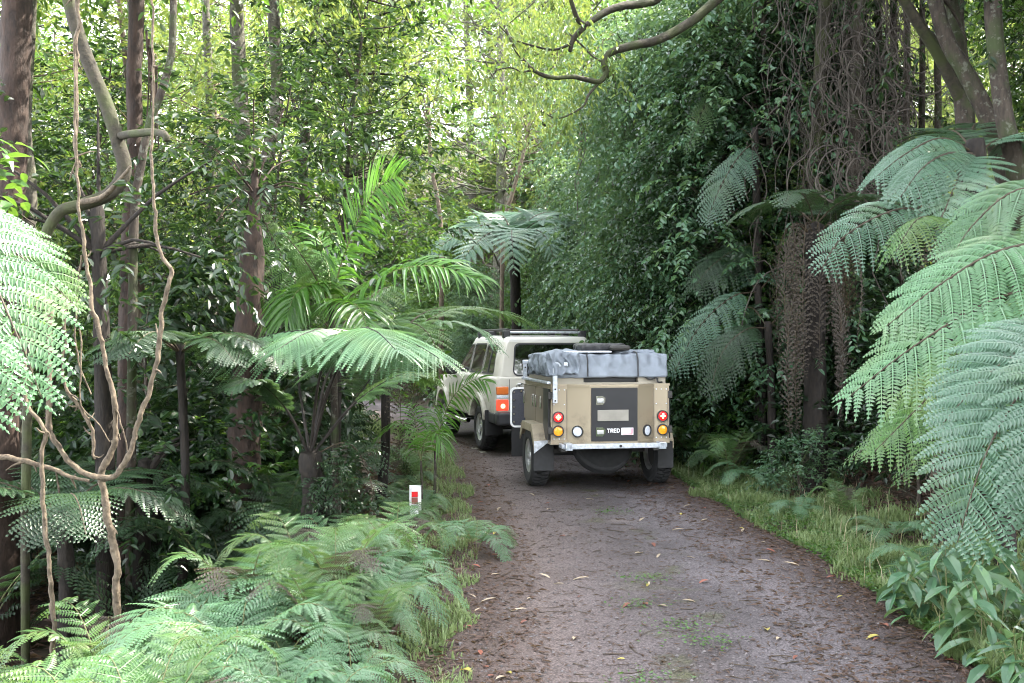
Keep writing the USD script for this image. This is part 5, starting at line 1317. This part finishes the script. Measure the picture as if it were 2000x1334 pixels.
# ---- right side: dead skirt fern, vine tangle, trunks
h = at(1592, 440, 12.2); g0 = gp(1592, 860, 12.2)
sk = thing('tree_fern', 'tree fern wrapped in a brown skirt of dead hanging fronds', 'tree fern', g0)
trunk_part(sk, [[0, 0, -0.2], (h - g0) * 0.5, h - g0], [0.16, 0.13, 0.11], seed=7)
srng = np.random.default_rng(17)
for i in range(22):
    a = srng.random() * 6.28; r_ = 0.16 + 0.30 * srng.random(); z = -0.1 - 1.2 * srng.random() * (i > 10)
    p0 = h - g0 + np.array([0.08 * math.cos(a), 0.08 * math.sin(a), z])
    d = np.array([math.cos(a), math.sin(a), 0])
    add_frond(sk, [p0, p0 + d * r_ * 0.8 + UP * 0.08, p0 + d * r_ * 1.15 - UP * 0.6, p0 + d * r_ - UP * (1.3 + 0.6 * srng.random())], 'dry_frond', name='dead_frond', seed=i, pinna=0.16, npin=20, bare=0.1, dp=0.03, plen=0.05, droop=1.2, rach=0.009, up=tuple(d + 0.01), gap=0.15)
for i, f in enumerate(ring(h, 6, 1.3, 0.35, 0.35, seed=9)):
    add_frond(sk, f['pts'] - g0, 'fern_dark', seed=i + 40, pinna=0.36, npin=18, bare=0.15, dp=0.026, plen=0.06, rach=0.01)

tr_ = np.random.default_rng(23)
parts = []
for i in range(190):
    a = at(1560 + 220 * tr_.random(), -150 + 420 * tr_.random() ** 1.3, 12.4 + 1.8 * tr_.random())
    L = 1.0 + 2.6 * tr_.random()
    n_ = 9
    q = a + np.stack([np.cumsum(tr_.normal(size=n_)) * 0.17, np.cumsum(tr_.normal(size=n_)) * 0.12, -np.linspace(0, L, n_) + 0.14 * tr_.normal(size=n_)], 1)
    parts.append(tube(spline(q, 26), 0.003 + 0.008 * tr_.random() ** 3, 4))
for i in range(46):
    c = at(1590 + 170 * tr_.random(), 60 + 300 * tr_.random(), 12.2 + 0.6 * tr_.random())
    u = np.linspace(0, 4.5 + 2 * tr_.random(), 18); R_ = 0.10 + 0.22 * tr_.random()
    q = c + np.stack([R_ * np.cos(u) + 0.05 * u, 0.12 * np.sin(u * 0.7 + i), R_ * np.sin(u) * 0.9 - 0.06 * u], 1)
    parts.append(tube(q, 0.006 + 0.006 * tr_.random(), 5))
tag(obj('vine_tangle', merge(parts), 'vine_dry', smooth=True), 'mass of dry brown vines hanging down at the upper right', 'vines', kind='stuff')
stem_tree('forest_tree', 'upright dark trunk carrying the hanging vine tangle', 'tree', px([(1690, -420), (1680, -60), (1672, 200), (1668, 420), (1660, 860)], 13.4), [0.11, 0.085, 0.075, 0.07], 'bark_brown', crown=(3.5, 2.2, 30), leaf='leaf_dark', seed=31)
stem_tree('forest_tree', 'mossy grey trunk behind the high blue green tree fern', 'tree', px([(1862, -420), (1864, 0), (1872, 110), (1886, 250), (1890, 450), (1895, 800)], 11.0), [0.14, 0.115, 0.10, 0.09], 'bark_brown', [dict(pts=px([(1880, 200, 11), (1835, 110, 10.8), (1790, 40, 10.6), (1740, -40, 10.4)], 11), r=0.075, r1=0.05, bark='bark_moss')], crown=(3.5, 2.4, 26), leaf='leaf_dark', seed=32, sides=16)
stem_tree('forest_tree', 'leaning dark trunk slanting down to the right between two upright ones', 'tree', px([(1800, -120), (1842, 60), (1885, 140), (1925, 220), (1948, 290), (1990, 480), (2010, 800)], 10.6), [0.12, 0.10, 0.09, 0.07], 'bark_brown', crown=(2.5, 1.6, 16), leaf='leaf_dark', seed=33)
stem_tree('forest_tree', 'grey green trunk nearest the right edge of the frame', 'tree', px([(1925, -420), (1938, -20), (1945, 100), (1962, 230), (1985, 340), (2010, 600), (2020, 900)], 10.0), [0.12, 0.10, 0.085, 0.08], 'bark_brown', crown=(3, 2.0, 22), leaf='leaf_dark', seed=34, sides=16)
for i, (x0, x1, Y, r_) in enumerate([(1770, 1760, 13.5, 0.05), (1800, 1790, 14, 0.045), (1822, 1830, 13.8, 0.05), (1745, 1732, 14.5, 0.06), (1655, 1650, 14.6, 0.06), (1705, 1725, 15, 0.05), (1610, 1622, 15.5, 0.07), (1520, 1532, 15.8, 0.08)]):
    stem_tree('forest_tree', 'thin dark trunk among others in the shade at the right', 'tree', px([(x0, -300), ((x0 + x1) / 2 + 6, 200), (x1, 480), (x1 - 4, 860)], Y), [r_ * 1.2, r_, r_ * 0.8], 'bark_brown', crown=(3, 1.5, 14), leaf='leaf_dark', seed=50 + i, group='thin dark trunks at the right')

# ---- mossy limbs overhead, with hanging lime leaves
mt = np.array([at(1640, -420, 14.0), at(1625, -200, 13.6), at(1600, 200, 13.8), at(1590, 500, 14.0)])
LM = lambda p, r, r1: dict(pts=px(p, 11), r=r, r1=r1)
stem_tree('mossy_tree', 'tree reaching two crooked mossy limbs over the track at the top of the frame', 'tree', mt, [0.12, 0.10, 0.085], 'bark_moss',
          [LM([(1628, -220, 13.6), (1500, -80, 12.2), (1400, 0, 11.6), (1350, 42, 11.4), (1290, 76, 11.2), (1245, 87, 11.0), (1205, 97, 10.9), (1186, 108, 10.9), (1180, 126, 10.9), (1188, 146, 10.9), (1200, 150, 10.9)], 0.066, 0.030),
           LM([(1186, 140, 10.9), (1172, 159, 10.8), (1148, 156, 10.7), (1120, 150, 10.6), (1082, 152, 10.5), (1046, 140, 10.4), (1016, 110, 10.3), (1000, 84, 10.2), (985, 50, 10.2)], 0.032, 0.012),
           LM([(1172, 159, 10.8), (1150, 185, 10.7), (1140, 206, 10.7), (1112, 224, 10.6), (1086, 231, 10.6), (1060, 219, 10.6)], 0.016, 0.006),
           LM([(1628, -240, 13.6), (1420, -130, 12.4), (1300, -15, 11.4), (1260, 6, 11.2), (1215, 12, 11.0), (1182, 24, 10.9), (1146, 49, 10.8), (1121, 75, 10.8), (1113, 100, 10.8)], 0.062, 0.024),
           LM([(1146, 49, 10.8), (1130, 40, 10.7), (1118, 10, 10.6), (1104, -40, 10.5)], 0.030, 0.022),
           LM([(1115, 86, 10.8), (1082, 97, 10.6), (1040, 89, 10.4), (1002, 76, 10.3), (975, 50, 10.2)], 0.016, 0.006),
           LM([(1104, 60, 10.8), (1130, 82, 10.8), (1155, 108, 10.9), (1178, 122, 10.9)], 0.012, 0.010),
           LM([(1046, 135, 10.4), (1020, 140, 10.3), (995, 132, 10.2), (960, 140, 10.1)], 0.012, 0.005)],
          leaf='leaf_lime', foliage=dict(n=10, leaf=0.09, twig=0.4, spread=0.15, hang=-0.9, ratio=0.36, skip=1, **{'from': 0.6}), seed=41, rough=0.22)
# crown that hangs over the bend: drooping leaves at the top middle
hr = np.random.default_rng(77)
n_ = 300
P = np.array([at(975 + 185 * hr.random(), -60 + 300 * hr.random() ** 1.6, 15.0 + 4 * hr.random()) for _ in range(n_)])
t = thing('overhanging_tree', 'drooping lime green crown hanging in at the top middle of the frame', 'tree', gp(1500, 800, 17.0))
b0 = np.array(gp(1500, 800, 17.0))
obj('trunk', tube(spline([[0, 0, -0.2], [0.1, 0, 4], [0.0, 0.1, 8], at(1480, -200, 16.5) - b0 + [0, 0, 1]], 24), np.linspace(0.16, 0.08, 24), 10, 0.15, 3), 'bark_grey', t, smooth=True)
for k in range(7):
    e = at(960 + 30 * k, -40 + 30 * (k % 3) + 60 * (k % 2), 15.3 + 0.4 * k)
    a = at(1480, -260, 16.4)
    obj('limb', tube(spline([a - b0, (a * 0.6 + e * 0.4) - b0 + [0, 0, 0.5], e - b0], 20), np.linspace(0.05, 0.008, 20), 6), 'bark_grey', t, smooth=True)
obj('crown', spray_leaves(hr, P - b0, rand_unit(hr, n_) * 0.6 - UP * 0.5, 0.45, 12, 0.085, 0.36, 0.5, 0.5, shape=hexes), 'leaf_lime', t)

# ---- placed shrubs: the creeper wall
WALL = [  # x, y, kind, scale
    (2.9, 16.6, 1, 1.0), (3.4, 15.3, 3, 0.95), (4.1, 14.7, 1, 1.1), (4.9, 14.2, 3, 0.85), (2.75, 18.2, 1, 1.05), (3.5, 14.2, 2, 0.62),
    (2.6, 24.0, 0, 1.0), (2.4, 21.6, 1, 0.85), (3.4, 21.0, 1, 1.05), (2.9, 23.0, 1, 1.15), (4.6, 20.4, 1, 1.2), (5.6, 19.4, 2, 1.35), (4.0, 19.0, 0, 1.0), (3.5, 17.4, 3, 0.8), (4.7, 17.6, 1, 1.15),
    (3.9, 16.0, 3, 0.75), (5.0, 15.6, 3, 1.05), (2.6, 19.6, 0, 0.75), (5.6, 22.4, 1, 1.3), (4.2, 24.6, 1, 1.3),
    (2.2, 27.4, 2, 0.9), (2.8, 26.0, 0, 1.2), (1.2, 28.4, 0, 0.7), (2.2, 31, 1, 0.8), (3.0, 30.0, 1, 1.2), (5.2, 29.0, 1, 1.3)]
WL = ['blue green shrub hung with creepers in the leafy wall on the right', 'tall creeper draped tree in the leafy wall on the right', 'fresh green shrub in the leafy wall on the right', 'dark creeper covered shrub low in the leafy wall on the right']
WG = ['creeper hung shrubs of the wall', 'tall creeper draped trees of the wall', 'fresh green shrubs of the wall', 'dark shrubs of the wall']
for x, y, k, s in WALL:
    c_ = x / y * FPX + 1000
    w_ = (' over the car roof' if c_ < 1180 else ' over the tent cover' if c_ < 1290 else ' behind the hanging fronds' if c_ < 1500 else ' behind the vine tangle') + (', far back' if y > 20 else '')
    plant(KV[k], 'creeper_shrub', WL[k].replace(' on the right', '') + w_, 'shrub', x, y, s, group=WG[k] + w_)
for i, (x, y, k, s) in enumerate([(2.3, 17.6, 2, 0.55), (3.1, 15.6, 0, 0.5), (3.9, 13.9, 2, 0.48), (4.4, 13.2, 1, 0.5)]):
    plant(KS[k], 'sapling', 'slim sapling pushing out of the leafy wall at the right', 'sapling', x, y, s, group='saplings of the leafy wall')
for i in range(7):     # understory behind and right of the wall
    y = 13 + 13 * prng.random(); x = 6.5 + 9 * prng.random()
    plant(KV[3], 'shaded_shrub', 'dark shrub deep in the right hand forest', 'shrub', x, y, 0.5 + 0.3 * prng.random(), group='dark shrubs deep in the right hand forest')
plant(KU[1], 'low_shrub', 'dense dark bush at the foot of the forest right of the trailer', 'shrub', 3.95, 13.2, 1.15, 10)
plant(KU[1], 'low_shrub', 'second dark bush behind the verge, below the hanging grey frond', 'shrub', 4.5, 12.0, 0.9, 80)
plant(KU[2], 'low_shrub', 'low bluish bush at the edge of the verge between two ferns', 'shrub', 3.6, 11.6, 0.55, 30)
plant(KU[2], 'low_shrub', 'bluish bush behind the tall fern near the trailer', 'shrub', 3.2, 15.0, 1.0, 60)
plant(KU[1], 'low_shrub', 'dark bush in the gap left of the low green fern', 'shrub', 4.2, 10.4, 0.75, 140)
for i in range(26):
    y = 8.0 + 16 * prng.random(); x = float(right_edge(y)) + 2.4 + 6 * prng.random()
    plant(KU[i % 3], 'undergrowth_shrub', 'small shrub of the undergrowth in the right hand forest', 'shrub', x, y, 0.5 + 0.6 * prng.random(), group='undergrowth of the right hand forest')
# left side
GL = ['glossy dark leaved shrub against the red brown trunk', 'glossy shrub with big dark leaves left of the tan fern', 'big leaved dark shrub in front of the lichen trunks', 'glossy dark shrub left of the hanging liana', 'big leaved shrub low behind the umbrella fern', 'dark glossy plant at the foot of the umbrella fern']
for (x, y, s), l in zip([(-3.5, 11.0, 1.12), (-3.0, 12.2, 1.1), (-3.1, 14.0, 1.25), (-4.6, 12.0, 1.0), (-2.6, 13.0, 0.75), (-1.45, 8.7, 0.30)], GL):
    plant(KG, 'glossy_shrub', l, 'shrub', x, y, s)
for (x, y, s), l in zip([(-3.75, 7.1, 0.85), (-6.6, 12.5, 1.2), (-2.6, 13.6, 1.0)], ['sapling with big bright leaves at the upper left corner', 'big leaved sapling behind the crooked mossy trunk', 'big leaved sapling above the feather palm']):
    plant(KGT, 'big_leaf_sapling', l, 'sapling', x, y, s)
n_ = 0
while n_ < 38:
    y = 12 + 17 * prng.random(); x = float(left_edge(min(y, 24))) - 1.3 - 11 * prng.random()
    if x < -0.62 * y - 1:
        continue
    if n_ % 3 == 1 and y > 17:
        y -= 5
    plant(KS[n_ % 3], 'sapling', ['slim green sapling in the left hand forest', 'slim dark leaved sapling in the left hand forest', 'tall lime leaved sapling in the left hand forest'][n_ % 3], 'sapling', x, y, 0.8 + 0.5 * prng.random(), group=['slim green saplings', 'slim dark saplings', 'tall lime saplings'][n_ % 3])
    n_ += 1
n_ = 0
while n_ < 40:
    y = 10 + 13 * prng.random(); x = float(left_edge(min(y, 24))) - 1.6 - 9 * prng.random()
    if x < -0.62 * y - 1:
        continue
    plant(KU[n_ % 2], 'undergrowth_shrub', 'small shrub of the undergrowth in the left hand forest', 'shrub', x, y, 0.6 + 0.7 * prng.random(), group='undergrowth of the left hand forest')
    n_ += 1
for i in range(16):
    y = 14 + 11 * prng.random(); x = float(left_edge(min(y, 22))) - 2.2 - 8 * prng.random()
    plant(KV[2 + i % 2], 'forest_shrub', 'leafy shrub between the trunks of the left hand forest', 'shrub', x, y, 0.45 + 0.35 * prng.random(), group='leafy shrubs of the left hand forest')
# big trees that close the canopy
CL = 'tall canopy tree shading the track'
for i, (x, y, k, s) in enumerate([(20, 22, 0, 1.1), (19, 14, 1, 1.0)]):
    plant(KB[k], 'canopy_tree', CL + (' with dark leaves' if k else ' with green leaves'), 'tree', x, y, s, group='canopy trees with dark leaves' if k else 'canopy trees with green leaves')
# ---------------------------------------------------------------- marker post, broad leaved plants, grass, litter, pebbles
plain('post_white', (0.62, 0.63, 0.62), 0.6, noise=0.22, nscale=14)
plain('reflector_red', (0.50, 0.015, 0.02), 0.2, coat=1.0)
plain('reflector_dull', (0.16, 0.05, 0.035), 0.6)
g = gp(811, 1010, 10.3)
post = thing('marker_post', 'white guide post with a red reflector among ferns at the left edge', 'guide post', g, 4)
PZ = at(811, 948, 10.3)[2] - g[2]
add(post, 'post', prism(rpoly([(-0.062, -0.03), (0.062, -0.03), (0.062, 0.03), (-0.062, 0.03)], 0.012), 'z', -0.2, PZ), 'post_white')
add(post, 'reflector', rbox([-0.036, -0.040, PZ - 0.115], [0.028, -0.0305, PZ - 0.060], 0.003), 'reflector_red')
add(post, 'old_reflector', rbox([-0.036, -0.039, PZ - 0.185], [0.028, -0.0305, PZ - 0.119], 0.003), 'reflector_dull')
add(post, 'top_tape', rbox([-0.034, -0.038, PZ - 0.056], [0.024, -0.0305, PZ - 0.012], 0.003), 'white_paint')

qr = np.random.default_rng(8)
def broad_kind(name, seed, n, h, leafL, mat):
    r = np.random.default_rng(seed)
    cls = kind_class(name)
    for i in range(n):
        a = r.random() * 6.28; hh = h * (0.6 + 0.5 * r.random()); d = np.array([math.cos(a), math.sin(a), 0])
        tip = d * (0.12 + 0.2 * r.random()) + UP * hh
        sf = '' if i == 0 else f'_{i:03d}'
        usdkit.mesh(stage, f'{cls.GetPath()}/stem{sf}', tube(spline([[0, 0, -0.05], tip * [0.4, 0.4, 0.6], tip], 8), np.linspace(0.006, 0.003, 8), 5), M['stalk_green'], smooth=True)
        k = 7
        az = np.arange(k) * 6.28 / k + r.random() * 6
        D = np.stack([np.cos(az), np.sin(az), -0.25 + 0.3 * r.normal(size=k)], 1)
        L = leafL * (0.75 + 0.5 * r.random(k))
        for j in range(k):
            q = i * k + j
            usdkit.mesh(stage, f'{cls.GetPath()}/leaf' + (f'_{q:03d}' if q else ''), blades(tip[None] - UP * 0.05 * j, D[j:j + 1], UP + 0.2 * r.normal(size=(1, 3)), L[j], L[j] * 0.36, 0.16, 0.35), M[mat])
    return cls


KBL = broad_kind('broad_leaf_plant', 71, 6, 0.55, 0.24, 'leaf_blue')
for i, (bx, by, Y, s, l) in enumerate([(1850, 1190, 6.3, 0.9, 'broad leaved plant under the downward frond'), (1950, 1210, 5.8, 0.9, 'broad leaved plant at the right edge below the pale fern'), (1795, 1150, 6.8, 0.75, 'broad leaved plant at the corner of the verge'),
                                       (1985, 1300, 5.2, 0.7, 'broad leaved plant lowest at the right edge'), (2030, 1180, 6.2, 1.0, 'broad leaved plant half outside the right edge'), (1905, 1130, 7.0, 0.9, 'broad leaved plant behind the others at the right')]):
    copy_of(KBL, 'broad_leaf_plant', l, 'plant', gp(bx, by, Y), 55 * i, s)
p = gp(555, 1290, 5.5)
copy_of(broad_kind('silver_leaf_plant', 72, 2, 0.5, 0.22, 'leaf_blue'), 'broad_leaf_plant', 'silvery broad leaved seedling among the bracken at the bottom', 'plant', p, 20, 0.9)

# grass: verge right, strip left
def grass(n, xs, ys, h, seed, mat, name, label, lean=0.5, w=0.006):
    r = np.random.default_rng(seed)
    x, y = xs(r, n)
    z = surface_z(x, y)
    tuft = meshkit.fbm(np.stack([x * 2.2, y * 2.2, 0 * x], 1), 3, 4)
    keep = r.random(len(x)) < np.clip((tuft - 0.30) * 4, 0.15, 1)
    x, y, z, tuft = x[keep], y[keep], z[keep], tuft[keep]
    m = len(x)
    a = r.random(m) * 6.28
    hh = h * (0.35 + 0.9 * r.random(m) ** 1.5) * (0.4 + 1.2 * tuft)
    d = np.stack([np.cos(a), np.sin(a), 0 * a], 1)
    s = np.stack([-np.sin(a), np.cos(a), 0 * a], 1) * w * (0.6 + 0.8 * r.random(m))[:, None]
    ln = lean * (0.3 + 1.0 * r.random(m))[:, None]
    P = np.stack([x, y, z - 0.01], 1)
    p1 = P + UP * (hh * 0.55)[:, None] + d * hh[:, None] * ln * 0.35
    p2 = P + UP * (hh * (0.95 - 0.35 * ln[:, 0]))[:, None] + d * hh[:, None] * ln
    V = np.stack([P - s, P + s, p1 + s * 0.8, p1 - s * 0.8, p2], 1).reshape(-1, 3)
    b = np.arange(m)[:, None] * 5
    F = (b + np.array([0, 1, 2, 0, 2, 3, 3, 2, 4])[None]).reshape(-1, 3)
    tag(obj(name, (V, F), mat), label, 'grass', kind='stuff')


def strip_right(r, n):
    y = 4.6 + 17 * r.random(n) ** 1.5
    e = right_edge(y) + 0.10 * np.sin(y * 3) + 0.42 * (meshkit.fbm(np.stack([y * 2.6, 0 * y, 0 * y], 1), 4, 2) - 0.5)
    return e + 0.02 + 1.75 * r.random(n) ** 1.15, y


def strip_left(r, n):
    y = 4.6 + 15 * r.random(n) ** 1.4
    e = left_edge(y) + 0.40 * (meshkit.fbm(np.stack([y * 2.6, 0 * y, 0 * y], 1), 4, 12) - 0.5)
    return e + 0.06 - 0.60 * r.random(n) ** 1.3, y


grass(110000, strip_right, None, 0.135, 81, 'grass_blade', 'verge_grass', 'soft pale grass on the right verge')
grass(16000, strip_left, None, 0.085, 82, 'grass_blade', 'bank_grass', 'yellowish grass along the left edge of the track')


def far_grass(r, n):
    y = 20 + 16 * r.random(n)
    return left_edge(y) - 0.1 - 3.0 * r.random(n), y


grass(30000, far_grass, None, 0.28, 83, 'grass_blade', 'bend_grass', 'sunlit grass on the inside of the bend', w=0.012)


def ground_leaves(n, place, leaf, mat, name, label, cat, seed, up=0.05, tilt=0.5, ratio=0.6):
    r = np.random.default_rng(seed)
    x, y = place(r, n)
    P = np.stack([x, y, surface_z(x, y) + up * r.random(n) + 0.004], 1)
    a = r.random(n) * 6.28
    D = np.stack([np.cos(a), np.sin(a), tilt * 0.4 * r.normal(size=n)], 1)
    L = leaf * (0.5 + r.random(n))
    tag(obj(name, kites(P, D, UP + tilt * r.normal(size=(n, 3)), L, L * ratio, 0.12), mat), label, cat, kind='stuff')


ground_leaves(16000, lambda r, n: (lambda y: (right_edge(y) + 0.02 + 0.75 * r.random(n) ** 1.3, y))(4.6 + 13 * r.random(n) ** 1.5), 0.032, 'leaf_green', 'clover', 'low clover like weeds along the right edge of the track', 'ground cover', 84, up=0.07)


def scatter_road(edge):
    def f(r, n):
        y = 4.4 + 15 * r.random(n) ** 1.7
        s = r.random(n)
        if edge:
            s = np.where(r.random(n) < 0.55, 1.0 - 0.30 * r.random(n) ** 1.6, -0.06 + 0.26 * r.random(n) ** 1.4)
        else:
            s = np.clip(0.5 + 0.30 * r.normal(size=n), 0.0, 1.0)
        return left_edge(y) + s * (right_edge(y) - left_edge(y)), y
    return f


ground_leaves(9000, scatter_road(True), 0.055, 'dead_leaf', 'edge_litter', 'brown leaf litter along both edges of the track', 'leaf litter', 85, up=0.012, tilt=0.35, ratio=0.30)
ground_leaves(6500, scatter_road(False), 0.040, 'dead_leaf', 'track_litter', 'small leaf and bark bits on the gravel', 'leaf litter', 86, up=0.006, tilt=0.25, ratio=0.24)
ground_leaves(26000, lambda r, n: (lambda y: (left_edge(y) - 0.3 - 8 * r.random(n), y))(4 + 14 * r.random(n)), 0.09, 'dead_leaf', 'forest_litter', 'dead leaves on the forest floor at the left', 'leaf litter', 87, up=0.03, tilt=0.5, ratio=0.4)
ground_leaves(20000, lambda r, n: (lambda y: (right_edge(y) + 0.9 + 7 * r.random(n), y))(6 + 13 * r.random(n)), 0.09, 'dead_leaf', 'forest_litter', 'dead leaves on the forest floor at the right', 'leaf litter', 88, up=0.03, tilt=0.5, ratio=0.4)

pr = np.random.default_rng(89)
n_ = 7000
y = 4.4 + 13 * pr.random(n_) ** 1.8; s = 0.02 + 0.96 * pr.random(n_)
x = left_edge(y) + s * (right_edge(y) - left_edge(y))
R_ = 0.004 + 0.010 * pr.random(n_) ** 3
oct_ = np.array([[1, 0, 0], [0, 1, 0], [-1, 0, 0], [0, -1, 0], [0, 0, 0.7], [0, 0, -0.5]], float)
V = (np.stack([x, y, road_z(x, y, s) + R_ * 0.25], 1)[:, None] + oct_[None] * R_[:, None, None] * (0.7 + 0.6 * pr.random((n_, 6, 1)))).reshape(-1, 3)
F = (np.arange(n_)[:, None] * 6 + np.array([0, 1, 4, 1, 2, 4, 2, 3, 4, 3, 0, 4, 1, 0, 5, 2, 1, 5, 3, 2, 5, 0, 3, 5])[None]).reshape(-1, 3)
plain('pebble', (0.095, 0.085, 0.085), 0.85, noise=0.5, nscale=9)
tag(obj('pebbles', (V, F), 'pebble'), 'loose grey pebbles on the track', 'gravel', kind='stuff')

# twigs and single fallen leaves one can pick out on the track
parts = []
for i in range(420):
    y = 4.6 + 11 * pr.random() ** 1.6; s = pr.random(); x = left_edge(y) + s * (right_edge(y) - left_edge(y)); a = pr.random() * 3.14; L = 0.05 + 0.16 * pr.random() ** 2
    d = np.array([math.cos(a), math.sin(a), 0]) * L / 2; c = np.array([x, y, float(surface_z(x, y)) + 0.006])
    parts.append(tube(spline([c - d, c + 0.12 * np.array([-d[1], d[0], 0.02]) * pr.normal(), c + d], 5), 0.0016 + 0.002 * pr.random(), 4))
tag(obj('twigs', merge(parts), 'stalk_brown', smooth=True), 'thin broken twigs scattered on the gravel', 'twigs', kind='stuff')
leaf_mat('straw_leaf', [(0.30, 0.24, 0.17), (0.38, 0.32, 0.24)], rough=0.6, trans=0.1)
leaf_mat('yellow_leaf', [(0.30, 0.26, 0.06), (0.36, 0.30, 0.08)], rough=0.6, trans=0.15)
leaf_mat('rust_leaf', [(0.16, 0.05, 0.03), (0.22, 0.09, 0.05)], rough=0.6, trans=0.1)
fl_kinds = []
for nm, mat, Ls in (('straw', 'straw_leaf', 0.12), ('yellow', 'yellow_leaf', 0.085), ('rust', 'rust_leaf', 0.08)):
    cls = kind_class(f'{nm}_fallen_leaf')
    usdkit.mesh(stage, f'{cls.GetPath()}/blade', blades(np.array([[-Ls / 2, 0, 0.012]]), [[1, 0, 0.05]], [[0, 0, 1]], Ls, Ls * (0.20 if nm == 'straw' else 0.42), 0.25, 0.25), M[mat])
    fl_kinds.append(cls)
FLL = ['pale straw coloured fallen leaf lying on the gravel track', 'yellow fallen leaf lying on the gravel track', 'rust brown fallen leaf lying on the gravel track']
for i in range(90):
    y = 4.9 + 8.5 * pr.random() ** 1.5; s = pr.random() if i % 3 else (0.02 + 0.1 * pr.random() if pr.random() < 0.5 else 0.86 + 0.12 * pr.random())
    x = left_edge(y) + s * (right_edge(y) - left_edge(y)); k = int(pr.choice(3, p=[0.5, 0.2, 0.3]))
    copy_of(fl_kinds[k], 'fallen_leaf', FLL[k], 'leaf', (x, y, float(surface_z(x, y)) + 0.002), pr.random() * 360, 0.6 + 0.7 * pr.random(), group=['straw coloured fallen leaves', 'yellow fallen leaves', 'rust brown fallen leaves'][k])

# tall dry stalks and weeds in the verge, moss cushions in the middle of the track
grass(700, strip_right, None, 0.32, 91, 'straw_leaf', 'dry_stalks', 'dry straw coloured stalks standing in the right verge', lean=0.3, w=0.0022)
grass(250, strip_left, None, 0.2, 92, 'straw_leaf', 'dry_stalks', 'dry straw coloured stalks at the left edge of the track', lean=0.5, w=0.0022)
mc = np.array([(p_[0], p_[1]) for p_ in (gp(1320, 1228, 6.4), gp(1375, 1255, 6.1), gp(1250, 1190, 6.9), gp(1190, 1005, 10.7), gp(1260, 1135, 7.7), gp(1255, 1330, 5.4))])
mr_ = np.random.default_rng(93)
for i, c in enumerate(mc):
    m_ = 110
    q = c + mr_.normal(size=(m_, 2)) * [0.11, 0.09]
    P = np.stack([q[:, 0], q[:, 1], surface_z(q[:, 0], q[:, 1]) + 0.004 + 0.02 * mr_.random(m_)], 1)
    a = mr_.random(m_) * 6.28; L = 0.012 + 0.02 * mr_.random(m_)
    tag(obj('low_weed', kites(P, np.stack([np.cos(a), np.sin(a), 0.3 + 0 * a], 1), UP + 0.4 * mr_.normal(size=(m_, 3)), L, L * 0.6, 0.1), 'leaf_green'), 'flat green weed patch growing in the middle of the track', 'weeds', group='weed patches in the middle of the track', kind='stuff')

for i, (bx, by, Y, sc, l) in enumerate([(800, 1040, 9.7, 0.42, 'small fern hiding the foot of the marker post'), (832, 1035, 9.9, 0.36, 'tiny fern right of the foot of the marker post'), (930, 1075, 8.6, 0.62, 'bracken leaning out over the left edge of the track')]):
    copy_of(KF[i % 2], 'fern', l, 'fern', gp(bx, by, Y), 70 * i, sc)
